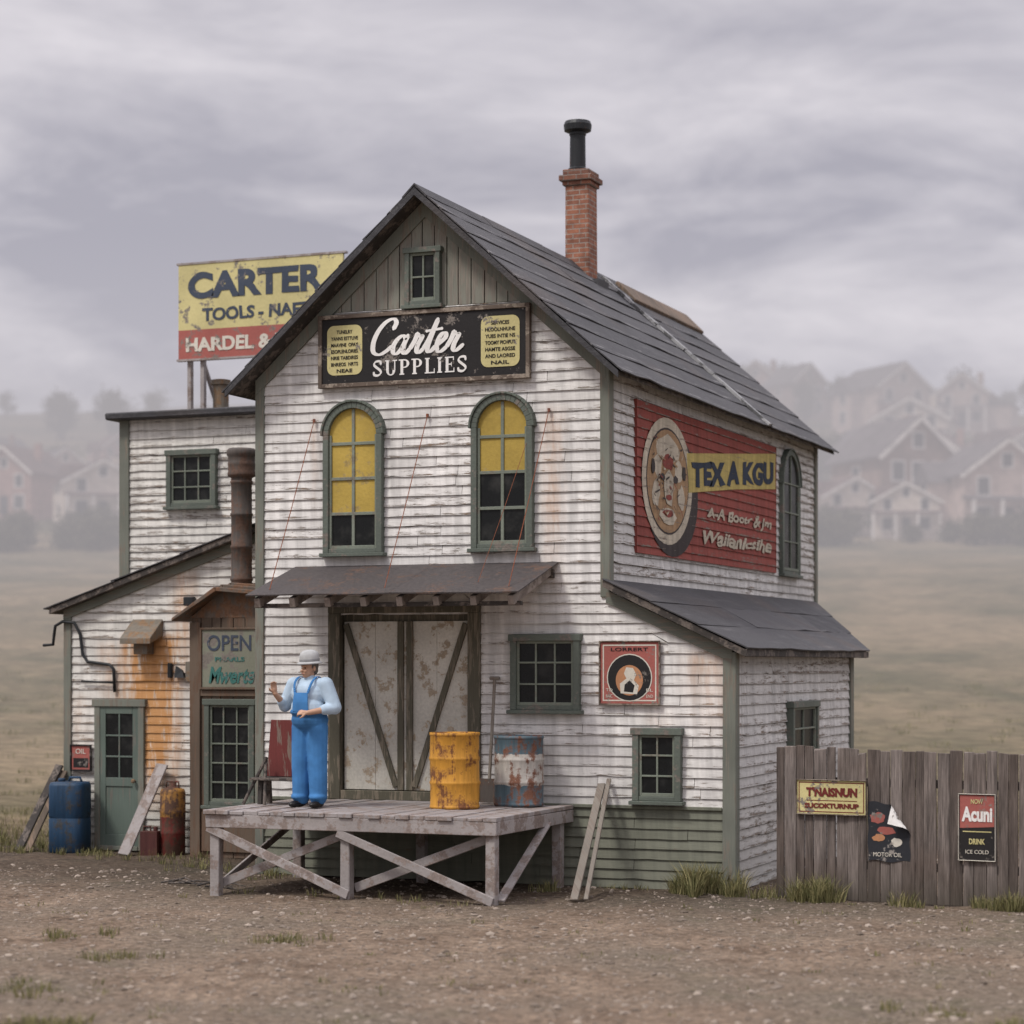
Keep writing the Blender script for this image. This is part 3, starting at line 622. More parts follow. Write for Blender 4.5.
strokes=[[(1.15,1.45),(1.22,1.8),(0.95,2.02),(0.5,1.85),(0.15,1.35),(0.03,0.75),(0.18,0.2),(0.6,0.0),(1.0,0.15),(1.35,0.45)],
[(2.15,0.85),(1.9,1.02),(1.6,.82),(1.45,.45),(1.55,.1),(1.8,.0),(2.05,.28),(2.2,.8)],[(2.25,1.02),(2.15,.5),(2.2,.1),(2.4,.0),(2.62,.25)],
[(2.62,.25),(2.8,.7),(2.86,1.1)],[(2.86,1.1),(2.98,.93),(3.2,.95),(3.2,.78),(3.08,.4),(3.12,.08),(3.3,0),(3.52,.2)],
[(3.52,.2),(3.75,.8),(3.98,1.85)],[(3.98,1.85),(3.84,.95),(3.78,.3),(3.88,.03),(4.08,.05),(4.28,.3)],[(3.45,1.2),(4.4,1.3)],
[(4.28,.3),(4.55,.5),(4.8,.78),(4.74,1.02),(4.52,1.0),(4.38,.7),(4.38,.28),(4.55,.0),(4.8,.02),(5.05,.25)],
[(5.05,.25),(5.22,.7),(5.28,1.1)],[(5.28,1.1),(5.4,.93),(5.62,.95),(5.62,.78),(5.5,.4),(5.54,.08),(5.75,0),(6.1,.3)]]
mb=MB(); sc_x=1.30/6.6; sc_z=.42/2.02; X0=-4.50; Z0=6.30; cc=.095
for si,S in enumerate(strokes):
    pts=[np.array([X0+(p[0]+.32*p[1])*sc_x, Z0+p[1]*sc_z]) for p in catmull(S,6)]
    ribbon(mb,pts,cc+.0004*si,lambda d,j,n:(.014+.018*abs(d[1])**1.3)*(.8 if j in(0,n-1) else 1),FRT)
    for q in (pts[0],pts[-1]): mb.poly([FRT.p(q[0]+.019*math.cos(t*.5236),q[1]+.019*math.sin(t*.5236),cc+.0004*si+.0025) for t in range(12)])
mb.done('lettering',M['s_white'],s1)
mb=MB(); GH=.185; zb_=6.045; thick=.036; thin=.015; cnt=[0]
def piece(a0,a1,b0,b1):
    cnt[0]+=1; c=.095+.00015*cnt[0]; mb.quad(FRT.p(a0,b0,c),FRT.p(a1,b0,c),FRT.p(a1,b1,c),FRT.p(a0,b1,c))
def serif(x,z,w=.062): piece(x-w/2,x+w/2,z,z+thin)
def arc(cx,cz,rx,rz_,t0,t1,n=12):
    cnt[0]+=1; c=.095+.00015*cnt[0]
    for k in range(n):
        q=[]
        for t in (t0+(t1-t0)*k/n,t0+(t1-t0)*(k+1)/n):
            t=math.radians(t); th=thin+(thick-thin)*abs(math.cos(t)); q.append(((cx+rx*math.cos(t),cz+rz_*math.sin(t)),(cx+(rx-th)*math.cos(t),cz+(rz_-thin)*math.sin(t))))
        mb.quad(FRT.p(*q[0][1],c),FRT.p(*q[0][0],c),FRT.p(*q[1][0],c),FRT.p(*q[1][1],c))
x=-4.46; adv=dict(S=.150,U=.178,P=.155,L=.148,I=.085,E=.152)
for chh in 'SUPPLIES':
    w=adv[chh]; z0,z1=zb_,zb_+GH; sx=x+.034
    if chh=='S':
        P=catmull([(x+.108,z1-.045),(x+.10,z1-.012),(x+.062,z1-.007),(x+.027,z1-.022),(x+.022,z1-.055),(x+.06,z1-.088),(x+.10,z0+.065),(x+.108,z0+.035),(x+.08,z0+.010),(x+.045,z0+.007),(x+.020,z0+.020),(x+.015,z0+.05)],4); cnt[0]+=1
        ribbon(mb,P,.095+.00015*cnt[0],lambda d,j,n:.008+.010*abs(d[0]*-.6+d[1]*.5)**1.0,FRT); piece(x+.103,x+.115,z1-.055,z1); piece(x+.010,x+.021,z0,z0+.055)
    elif chh=='U':
        piece(sx-thick/2,sx+thick/2,z0+.06,z1); piece(x+.13-thin/2,x+.13+thin/2,z0+.06,z1); serif(sx,z1-thin); serif(x+.13,z1-thin); arc(x+.077,z0+.062,.060,.064,180,360)
    elif chh=='I': piece(sx-thick/2,sx+thick/2,z0,z1); serif(sx,z0); serif(sx,z1-thin)
    elif chh=='P':
        piece(sx-thick/2,sx+thick/2,z0,z1); serif(sx,z0); serif(sx-.01,z1-thin); arc(sx+.03,z1-.052,.068,.052,90,-90)
        piece(sx,sx+.032,z1-thin,z1); piece(sx,sx+.032,z1-.104,z1-.09)
    elif chh=='L': piece(sx-thick/2,sx+thick/2,z0,z1); serif(sx,z1-thin); serif(sx-.008,z0,.05); piece(sx,x+.13,z0,z0+thin); piece(x+.119,x+.13,z0,z0+.055)
    else:
        piece(sx-thick/2,sx+thick/2,z0,z1); piece(sx-.028,x+.128,z0,z0+thin); piece(sx-.028,x+.122,z1-thin,z1); piece(sx,x+.095,z0+.088,z0+.088+thin); piece(x+.117,x+.128,z0,z0+.052); piece(x+.111,x+.122,z1-.045,z1); piece(x+.086,x+.095,z0+.07,z0+.12)
    x+=w+.012
mb.done('lettering',M['s_white'],s1)
BF=Fr((0,4.6,0),(1,0,0)); b1=thing('rooftop_billboard','faded yellow and red billboard on posts above flat roof','sign',BF.p(-8.5,6.3,0))
mb=MB(); mb.fbox(BF,-9.87,-7.15,7.55,8.52,0,.05); mb.done('panel',M['s_yellow'],b1)
mb=MB(); mb.fbox(BF,-9.87,-7.15,7.12,7.55,0,.051); mb.done('lower_panel',M['s_red'],b1)
mb=MB(); mb.fbox(BF,-9.9,-7.1,7.09,7.12,-.02,.06); mb.fbox(BF,-9.9,-7.1,8.52,8.55,-.02,.06); mb.done('rail',M['deckframe'],b1)
for x in (-9.72,-9.50,-8.4,-7.4):
    mb=MB(); mb.fbox(BF,x-.03,x+.03,6.26,8.4,-.08,-.002); mb.done('post',M['deckframe'],b1)
for x in (-9.72,-7.4):
    mb=MB(); mb.beam(BF.p(x,7.6,-.1),BF.p(x,6.3,-1.0),.05,.05); mb.done('strut',M['deckframe'],b1)
text('CARTER',BF,-9.70,-7.45,8.00,8.40,.053,M['s_navy'],b1,bold=.045,rag=.012)
text('TOOLS - NAETS',BF,-9.46,-7.55,7.67,7.86,.053,M['s_navy'],b1,bold=.035,rag=.01)
text('HARDEL & T',BF,-9.74,-8.05,7.22,7.43,.054,M['s_cream'],b1,bold=.04,rag=.01)
# wall mural
mu=thing('painted_wall_sign','faded red advertising mural with round emblem and yellow band','sign',SID.p(4.1,3.92,.03))
C0=.010
def mural(name,pts,c,mat,**k):
    m=MB(); m.poly([SID.p(a,b,c+C0) for a,b in pts],0,.5); return m.done(name,mat,mu,**k)
m=MB(); z=3.92; rr=random.Random(2)
while z<5.75:
    zb=min((math.floor(z/ROW+1e-4)+1)*ROW,5.76); r=rr.random()
    m.quad(SID.p(.94,z,.042+C0),SID.p(7.31,z,.042+C0),SID.p(7.31,zb,.026+C0),SID.p(.94,zb,.026+C0),0,r); m.quad(SID.p(.94,z,.02),SID.p(7.31,z,.02),SID.p(7.31,z,.042+C0),SID.p(.94,z,.042+C0),0,r); z=zb
for a in (.94,7.31): m.quad(SID.p(a,3.92,.0),SID.p(a,3.92,.050),SID.p(a,5.76,.050),SID.p(a,5.76,.0),0,0)
m.done('red_field',M['m_red'],mu)
def ell(a,b,ra,rb,n=36,t0=0,t1=360): return [(a+ra*math.cos(math.radians(t0+(t1-t0)*k/n)),b+rb*math.sin(math.radians(t0+(t1-t0)*k/n))) for k in range(n if t1-t0>=360 else n+1)]
mural('emblem_shadow',ell(2.32,4.72,1.08,.79),.0445,M['m_dark'])
mural('emblem_ring',ell(2.12,4.86,1.02,.79),.0465,M['m_cream'])
mural('emblem_ring',ell(2.12,4.86,.86,.665),.0480,M['m_dark'])
mural('emblem_ring',ell(2.12,4.86,.83,.64),.0495,M['m_tan'])
rr=random.Random(77); k=0
for (a,b,ra,rb,mt) in ((2.1,5.26,.48,.18,'m_cream'),(1.7,5.02,.18,.14,'m_cream'),(2.55,5.02,.18,.14,'m_cream'),(2.12,5.10,.24,.10,'m_red'),(1.62,4.68,.16,.16,'m_cream'),(2.66,4.68,.15,.16,'m_cream'),(2.12,4.42,.38,.10,'m_cream'),(2.12,4.46,.24,.05,'m_red'),(2.14,4.78,.20,.24,'m_cream'),(1.88,4.90,.10,.05,'m_dark'),(2.40,4.90,.10,.05,'m_dark'),(2.13,4.66,.12,.035,'m_red'),(1.5,5.0,.07,.10,'m_dark'),(2.75,5.0,.07,.10,'m_dark')):
    P=[(a+ra*f*math.cos(t),b+rb*f*math.sin(t)) for t,f in ((i*.5236,rr.uniform(.8,1.12)) for i in range(12))]; mural('emblem_mark',P,.0505+.0009*k,M[mt]); k+=1
for i in range(50):
    a=rr.uniform(1.45,2.75); b=rr.uniform(4.35,5.36); L=rr.uniform(.05,.2); t=rr.uniform(-1.2,1.2); dx,dz=L*math.cos(t),L*math.sin(t)*.6; w=rr.uniform(.006,.014)
    mural('emblem_mark',[(a,b-w),(a+dx,b+dz-w),(a+dx,b+dz+w),(a,b+w)],.064+.0003*i,M[rr.choice(('m_dark','m_cream','m_tan','m_red','m_dark'))])
mural('yellow_band',[(2.98,4.78),(5.1,4.98),(7.24,5.14),(7.22,5.45),(7.26,5.66),(5.0,5.46),(2.9,5.28)],.0475,M['m_yellow'])
def mtext(b,a0,a1,z0,z1,mat,skew=0,bold=.02,c=.0505,**k): text(b,SID,a0,a1,z0,z1,c+C0,mat,mu,bold=bold,skew=skew,depth=.003,**k)
mtext('TEX A KGU',3.1,7.1,4.86,5.18,M['m_navy'],skew=.085,bold=.055,rag=.035)
mtext('A-A Bootr & Jm',3.75,7.0,4.46,4.66,M['m_cream'],skew=.01,bold=.025,rag=.04,shear=.25)
mtext('Waiianicsihe',3.60,7.0,4.16,4.34,M['m_cream'],skew=.01,bold=.03,rag=.04,shear=.25)
o1=signboard('open_sign','grey green board with OPEN lettering beside entrance bay',VF,-7.74,-6.86,2.28,3.04,.035,.065,M['s_grey'],M['rustbrown'],.03)
text('OPEN',VF,-7.66,-7.0,2.76,2.97,.068,M['s_navy'],o1,bold=.012)
text('Mwerte',VF,-7.64,-6.95,2.33,2.55,.068,M['s_teal'],o1,bold=.03,shear=.3,rag=.01)
text('PHARLS',VF,-7.54,-7.1,2.62,2.68,.068,M['s_teal'],o1,bold=.02)
r1=signboard('advertising_sign','square red enamel sign with dark ring and tan emblem',FRT,-1.57,-.86,2.13,2.84,.045,.06,M['s_red'],M['s_wood'],.015)
def el2(name,fr,a,b,ra,rb,c,mat,par,n=28,t0=0,t1=360):
    m=MB(); m.poly([fr.p(x,y,c) for x,y in ell(a,b,ra,rb,n,t0,t1)]); return m.done(name,mat,par)
m=MB()
for (x0,x1,z0,z1) in ((-1.54,-.89,2.16,2.175),(-1.54,-.89,2.795,2.81),(-1.54,-1.525,2.175,2.795),(-.905,-.89,2.175,2.795)): m.poly([FRT.p(x0,z0,.0625),FRT.p(x1,z0,.0625),FRT.p(x1,z1,.0625),FRT.p(x0,z1,.0625)])
m.done('border',M['s_cream'],r1)
el2('emblem',FRT,-1.215,2.43,.275,.275,.0630,M['s_cream'],r1); el2('emblem',FRT,-1.215,2.43,.262,.262,.0645,M['s_black'],r1); el2('emblem',FRT,-1.215,2.40,.165,.175,.0660,M['s_tan'],r1)
m=MB(); m.poly([FRT.p(x,y,.0675) for x,y in ((-1.32,2.25),(-1.12,2.24),(-1.10,2.34),(-1.16,2.40),(-1.13,2.47),(-1.17,2.54),(-1.25,2.55),(-1.28,2.48),(-1.25,2.42),(-1.33,2.36))]); m.done('emblem_mark',M['s_cream'],r1)
m=MB(); m.poly([FRT.p(x,y,.0690) for x,y in ((-1.28,2.27),(-1.17,2.26),(-1.15,2.34),(-1.21,2.40),(-1.27,2.35))]); m.done('emblem_mark',M['s_black'],r1)
text('LORRERT',FRT,-1.44,-.99,2.735,2.775,.0630,M['s_black'],r1,bold=.01,depth=.002)
for i,bt in enumerate(('TO','BAC')): text(bt,FRT,-1.50,-1.42,2.27-.07*i,2.305-.07*i,.0630,M['s_cream'],r1,depth=.002)
for i,bt in enumerate(('BL','END')): text(bt,FRT,-1.01,-.93,2.27-.07*i,2.305-.07*i,.0630,M['s_cream'],r1,depth=.002)
a1=signboard('notice_sign','small red and black notice plate on wall',LF,-10.16,-9.86,1.12,1.45,.045,.06,M['s_red'],M['s_black'],.02)
text('OIL',LF,-10.09,-9.93,1.34,1.41,.063,M['s_cream'],a1,bold=.0); m=MB(); m.poly([LF.p(-10.13,1.15,.063),LF.p(-9.89,1.15,.063),LF.p(-9.89,1.28,.063),LF.p(-10.13,1.28,.063)]); m.done('emblem_mark',M['s_black'],a1)
# ================================================================= LOADING DOCK
dock=thing('loading_dock','raised grey timber loading platform on braced posts','platform',(-3.7,-1.2,0))
X0,X1,Y0,Y1,DZ=-5.45,-1.90,-2.4,-.05,.95
mb=MB(); x=X0; rr=random.Random(8)
while x<X1-.02:
    e=min(X1,x+.17*rr.uniform(.9,1.1)); f=rr.uniform(0,.04); zt=DZ+rr.gauss(0,.004)
    mb.hexa([(x+.004,Y0-f,DZ-.045),(e-.004,Y0-f,DZ-.045),(e-.004,Y1,DZ-.045),(x+.004,Y1,DZ-.045),(x+.004,Y0-f,zt),(e-.004,Y0-f,zt),(e-.004,Y1,zt),(x+.004,Y1,zt)],0,rr.random()); x=e
mb.done('deck',M['deck'],dock,bevel=.005)
mb=MB(); mb.beam((X0+.01,Y0+.02,DZ-.12),(X1-.01,Y0+.02,DZ-.12),.05,.145); mb.beam((X0+.03,Y0+.05,DZ-.12),(X0+.03,Y1,DZ-.12),.05,.145); mb.beam((X1-.03,Y0+.05,DZ-.12),(X1-.03,Y1,DZ-.12),.05,.145)
for y in (-1.6,-.8): mb.beam((X0+.06,y,DZ-.12),(X1-.06,y,DZ-.12),.06,.14)
mb.done('joist',M['deckframe'],dock,bevel=.006,jit=.012)
for x,y in ((X0+.10,Y0+.10),(-3.72,Y0+.10),(X1-.10,Y0+.10),(X0+.1,-.3),(X1-.1,-.3),(-3.72,-.3)):
    mb=MB(); mb.beam((x,y,-.05),(x,y,DZ-.05),.115,.115,up=(0,1,0)); mb.done('post',M['deckframe'],dock,bevel=.008,jit=.012)
yb=Y0+.02; xm=-3.72
for (p,q,w,h) in (((X0+.02,yb,.76),(xm+.05,yb,.06),.03,.10),((X0+.08,yb+.17,.10),(xm,yb+.17,.74),.03,.10),((xm-.08,yb,.74),(X1-.06,yb,.05),.03,.10),((xm+.05,yb+.17,.12),(X1-.1,yb+.17,.74),.03,.10),((X1-.02,Y0+.12,.05),(X1-.02,-.85,.80),.10,.03),((X0+.1,Y0+.2,.1),(X0+.1,-.4,.7),.03,.09)):
    mb=MB(); mb.beam(p,q,w,h); mb.done('brace',M['deckframe'],dock,bevel=.005,jit=.012)
# ================================================================= BARRELS AND PROPS
def drum(name,label,loc,r,h,mat,**k):
    m=MB(); prof=[(r*.96,0),(r,.012),(r,.03),(r*.975,.04)]
    for z in (h*.34,h*.66): prof+=[(r*.975,z-.03),(r*1.0,z-.012),(r*1.01,z),(r*1.0,z+.012),(r*.975,z+.03)]
    prof+=[(r*.975,h-.04),(r,h-.03),(r,h-.0),(r*.965,h),(r*.96,h-.02),(r*.1,h-.02)]
    m.lathe(prof,(0,0,0),40,jit=.03)
    m.lathe([(.03,h-.02),(.03,h-.005),(.01,h-.004)],(r*.55,0,0),12)
    o=m.done(name,mat,None,smooth=False)
    for p in o.data.polygons: p.use_smooth=abs(p.normal.z)<.5
    o.location=loc; o.rotation_euler=(0,0,random.uniform(0,6)); o['label']=label; o['category']='barrel'; o['placed']=1
    return o
drum('barrel','rusty orange yellow steel drum on the loading platform',(-2.93,-1.15,DZ+.003),.285,.86,metal_mat('orange_drum',(.58,.28,.04),(.17,.07,.03),.42,.5,scale=5))
drum('barrel','blue steel drum with peeling white band on platform',(-2.44,-.42,DZ+.003),.29,.81,metal_mat('blue_drum',(.10,.155,.185),(.18,.085,.055),.46,.55,scale=5,base2=(.52,.49,.44),bandz=(.24,.60)))
m=MB(); r=.25; m.lathe([(r*.92,0),(r,.025),(r,.46),(r*.97,.475),(r*.97,.49),(r,.505),(r,.92),(r*.93,.965),(r*.6,.975),(.05,.975)],(0,0,0),36,jit=.03,sq=5)
m.lathe([(.05,.965),(.05,1.01),(.04,1.02),(.01,1.02)],(-.12,0,0),12); m.tube([(-.02,0,.96),(.0,0,1.03),(.14,0,1.03),(.17,0,.96)],.018,8)
o=m.done('barrel',metal_mat('blue_plastic',(.018,.052,.105),(.05,.05,.05),.35,.55)); o.location=(-9.95,1.78,0); o.rotation_euler=(0,0,.25); o['label']='boxy blue fuel container beside the green door'; o['category']='barrel'; o['placed']=1
for p in o.data.polygons: p.use_smooth=abs(p.normal.z)<.5
m=MB(); r=.17; m.lathe([(r*.95,0),(r,.015),(r,.30),(r*1.03,.315),(r,.33),(r,.58),(r*1.03,.595),(r,.61),(r,.86),(r*.9,.90),(r*.4,.93),(.05,.94),(.05,.99),(.01,.99)],(0,0,0),28,jit=.03)
m.tube([(-.10,0,.90),(-.09,0,1.0),(.09,0,1.0),(.10,0,.90)],.012,8)
o=m.done('gas_container',metal_mat('red_orange_container_paint',(.17,.028,.022),(.09,.05,.035),.65,.6,base2=(.38,.19,.045),bandz=(.52,.92)),smooth=False); o.location=(-8.36,1.83,0); o['label']='tall red and orange metal container by the wall'; o['category']='container'; o['placed']=1
for p in o.data.polygons: p.use_smooth=abs(p.normal.z)<.5
m=MB(); m.fbox(Fr((0,0,0),(1,0,0)),-.12,.12,0,.34,-.09,.09); m.lathe([(.03,.34),(.03,.40),(.01,.40)],(.07,0,0),12); m.tube([(-.1,0,.34),(-.1,0,.40),(.0,0,.40),(0,0,.34)],.012,8)
o=m.done('fuel_can',metal_mat('dark_can_paint',(.09,.03,.026),(.10,.05,.03),.4,.6),bevel=.02); o.location=(-8.60,1.66,0); o.rotation_euler=(0,0,.2); o['label']='dark red metal fuel can beside leaning plank'; o['category']='can'; o['placed']=1
def plank(label,p,q,w,t,up,mat=None,name='plank'):
    m=MB(); m.beam(p,q,w,t,up=up); o=m.done(name,mat or M['plank'],None,bevel=.004,jit=.008); o['label']=label; o['category']='plank'; return o
plank('grey board leaning against the lower wall',(-1.32,-1.62,.02),(-1.55,-.06,1.20),.09,.03,(0,-.6,1))
plank('narrow pale batten leaning against the lower wall',(-1.20,-1.56,.02),(-1.46,-.06,1.26),.05,.03,(0,-.6,1))
plank('wide board leaning beside the green door',(-8.95,1.55,.02),(-8.68,2.1,1.22),.20,.03,(0,-.4,1),M['deckframe'])
plank('dark board leaning at the wall corner',(-10.60,1.5,.02),(-10.33,2.1,1.18),.14,.03,(0,-.4,1),M['darkwood'])
plank('weathered board leaning at the wall corner',(-10.42,1.45,.02),(-10.25,2.1,1.10),.10,.03,(0,-.4,1),M['brown'])
sh=thing('shovel','old shovel leaning handle up against the wall','shovel',(-2.86,-.25,DZ))
m=MB(); m.tube([(-2.86,-.30,DZ+.25),(-2.88,-.08,2.40)],.020,8); m.tube([(-2.94,-.08,2.42),(-2.82,-.08,2.42)],.022,8); m.done('handle',M['plank'],sh)
m=MB(); m.hexa([(-2.96,-.33,DZ+.02),(-2.76,-.33,DZ+.02),(-2.76,-.31,DZ+.02),(-2.96,-.31,DZ+.02),(-2.97,-.315,DZ+.30),(-2.76,-.315,DZ+.30),(-2.76,-.30,DZ+.30),(-2.97,-.30,DZ+.30)]); m.done('blade',M['rustpipe'],sh)
bn=thing('bench','low dark wooden bench on the loading platform','bench',(-5.1,-1.15,DZ))
m=MB()
for y in (-1.36,-1.22,-1.08): m.beam((-5.42,y,DZ+.30),(-4.75,y,DZ+.30),.12,.03)
m.done('seat',M['darkwood'],bn,bevel=.004)
for x in (-5.32,-4.85):
    m=MB(); m.beam((x,-1.33,DZ),(x,-1.31,DZ+.285),.05,.05,up=(0,1,0)); m.beam((x,-1.10,DZ),(x,-1.12,DZ+.285),.05,.05,up=(0,1,0)); m.beam((x,-1.34,DZ+.14),(x,-1.08,DZ+.14),.03,.04); m.done('leg',M['darkwood'],bn)
rp_=MB(); rp_.hexa([(-5.33,-1.16,DZ+.32),(-5.0,-1.16,DZ+.32),(-5.0,-1.13,DZ+.32),(-5.33,-1.13,DZ+.32),(-5.33,-1.05,DZ+.98),(-5.0,-1.05,DZ+.98),(-5.0,-1.02,DZ+.98),(-5.33,-1.02,DZ+.98)])
o=rp_.done('board',weathered('dark_red_board',(.14,.030,.026),(.14,.1,.08),.35,'v'),None,bevel=.005); o['label']='dark red board standing on the bench'; o['category']='board'
m=MB(); m.tube([(-5.50,-1.42,DZ),(-5.25,-1.30,DZ+.55)],.02,8); m.tube([(-5.20,-1.45,DZ),(-5.27,-1.28,DZ+.55)],.02,8); o=m.done('trestle',M['darkwood'],None); o['label']='small wooden trestle beside the bench'; o['category']='trestle'
# ================================================================= FENCE
fd=Vector((2.74,-.26,0)).normalized(); FF=Fr((.58,-.26,0),fd)
fence=thing('fence','weathered grey brown vertical plank fence','fence',(.58,-.26,0))
mb=MB(); a=0; rr=random.Random(31)
while a<6.4:
    w=rr.uniform(.09,.16); t=1.655-.008*a+rr.gauss(0,.015); c=rr.gauss(0,.006); tl=rr.gauss(0,.005); g=rr.uniform(.003,.007)
    mb.hexa([FF.p(a+.002,.0,c+.012),FF.p(a+w-g,.0,c+.012),FF.p(a+w-g,.0,c-.012),FF.p(a+.002,.0,c-.012),FF.p(a+.002+tl,t+rr.gauss(0,.01),c+.012),FF.p(a+w-g+tl,t,c+.012),FF.p(a+w-g+tl,t,c-.012),FF.p(a+.002+tl,t+rr.gauss(0,.004),c-.012)],0,rr.random()); a+=w
def fence_mat():
    N=NT('fence_wood'); p=N.pos(); o=N.sep(p); rnd=N.attr('rnd')
    v=N.vec(N.math('ADD',N.math('MULTIPLY',o[0],14.),N.math('MULTIPLY',rnd,50.)),N.math('MULTIPLY',o[2],1.3),rnd); n1=N.noise(v,1,6,.72); v2=N.vec(N.math('MULTIPLY',o[0],90.),N.math('MULTIPLY',o[2],3.),rnd); n2=N.noise(v2,1,2,.6); n3=N.noise(p,1.3,3,.6)
    c=N.mix(rnd,(.10,.080,.069),(.205,.175,.158)); c=N.mul(c,N.ramp(n1,.3,.7,.42,1.5)); c=N.mul(c,N.ramp(n2,.3,.7,.65,1.25)); c=N.mix(N.ramp(n3,.5,.75,0,.5),c,(.10,.068,.05))
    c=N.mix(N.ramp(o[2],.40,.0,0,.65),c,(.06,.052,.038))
    return N.finish(c,.85,N.bump(N.math('ADD',n1,n2),.5,.01),spec=.2)
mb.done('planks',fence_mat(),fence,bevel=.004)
for z in (.35,1.25):
    mb=MB(); mb.fbox(FF,0,6.4,z,z+.09,-.07,-.02); mb.done('rail',M['darkwood'],fence)
for a in (.1,2.2,4.3,6.2):
    mb=MB(); mb.fbox(FF,a,a+.1,-.1,1.6,-.17,-.075); mb.done('post',M['darkwood'],fence)
p1=signboard('advertising_sign','small yellow and maroon enamel sign nailed on the fence',FF,.25,1.04,.94,1.31,.025,.04,M['s_yellow'],M['s_wood'],.008)
text("T'NAISNUN",FF,.36,.94,1.13,1.235,.043,M['s_maroon'],p1,bold=.05,rag=.006)
m=MB()
for (x0,x1,z0,z1) in ((.27,1.02,1.28,1.290),(.27,1.02,.960,.970),(.27,.280,.97,1.28),(1.010,1.02,.97,1.28),(.36,.94,1.085,1.093)): m.poly([FF.p(x0,z0,.0425),FF.p(x1,z0,.0425),FF.p(x1,z1,.0425),FF.p(x0,z1,.0425)])
m.done('border',M['s_maroon'],p1)
text("SUCOKTURNUP",FF,.34,.96,1.005,1.06,.043,M['s_maroon'],p1,bold=.05)
p2=thing('torn_poster','torn dark poster curling off the fence','poster',FF.p(1.3,.45,.02))
m=MB(); n=14
def tp(i,j,front=0.):
    s=i/n; t=j/n; top=1.09-.03*s+.012*math.sin(s*11); bot=.45+.012*math.sin(s*9); left=1.06+.008*math.sin(t*14)
    a=left+.47*s; b=bot+(top-bot)*t
    # roll the upper corner over on a small cylinder (fold axis runs diagonally)
    d=((s-.50)+(t-.92))/1.4142; w=.47*d*1.25
    if w>0:
        R=.055; ang=min(w/R,2.6); ext=max(0,w-2.6*R)
        back=w-(R*math.sin(ang)-ext*math.cos(math.pi-ang)); lift=R*(1-math.cos(ang))+ext*math.sin(math.pi-ang)*.4
        return FF.p(a-back*.75,b-back*.62,.024+front+lift)
    return FF.p(a,b,.024+front)
for i in range(n):
    for j in range(n):
        curled=((i+.5)/n-.50)+((j+.5)/n-.92)>.09
        m.quad(tp(i,j),tp(i+1,j),tp(i+1,j+1),tp(i,j+1),1 if curled else 0)
m.done('sheet',[weathered('torn_poster_print',(.028,.030,.036),(.22,.20,.18),.24,'x',rough=.6,bump=.1),M['s_white']],p2,smooth=True)
def blob(cx,cy,rx,ry,c,mat,seed):
    q=random.Random(seed); m=MB(); m.poly([FF.p(cx+rx*f*math.cos(t),cy+ry*f*math.sin(t),c) for t,f in ((i*.3927,q.uniform(.8,1.15)) for i in range(16))]); m.done('printed_patch',M[mat],p2)
blob(1.17,.92,.09,.06,.0262,'s_red',3); blob(1.27,.78,.10,.05,.0268,'s_red',4); blob(1.18,.70,.07,.04,.0274,'s_tan',5); blob(1.38,.66,.06,.05,.0280,'s_cream',6)
text('MOTOR OIL',FF,1.12,1.44,.50,.545,.0275,M['s_cream'],p2,bold=.0)
p3=signboard('poster','tall red and black printed poster on fence',FF,2.07,2.46,.50,1.20,.025,.033,M['s_black'],M['s_cream'],.006)
m=MB(); m.poly([FF.p(2.08,.84,.035),FF.p(2.45,.86,.035),FF.p(2.45,1.19,.035),FF.p(2.08,1.19,.035)]); m.done('printed_patch',M['s_red'],p3)
text('Acuni',FF,2.10,2.43,.91,1.07,.037,M['s_white'],p3,bold=.04); text('NOW',FF,2.2,2.33,1.10,1.15,.037,M['s_yellow'],p3,bold=.02)
m=MB(); m.poly([FF.p(2.11,.80,.0355),FF.p(2.42,.80,.0355),FF.p(2.42,.81,.0355),FF.p(2.11,.81,.0355)]); m.done('printed_line',M['s_yellow'],p3)
text('DRINK',FF,2.18,2.35,.67,.73,.0355,M['s_yellow'],p3,bold=.02); text('ICE COLD',FF,2.14,2.39,.57,.61,.0355,M['s_cream'],p3)
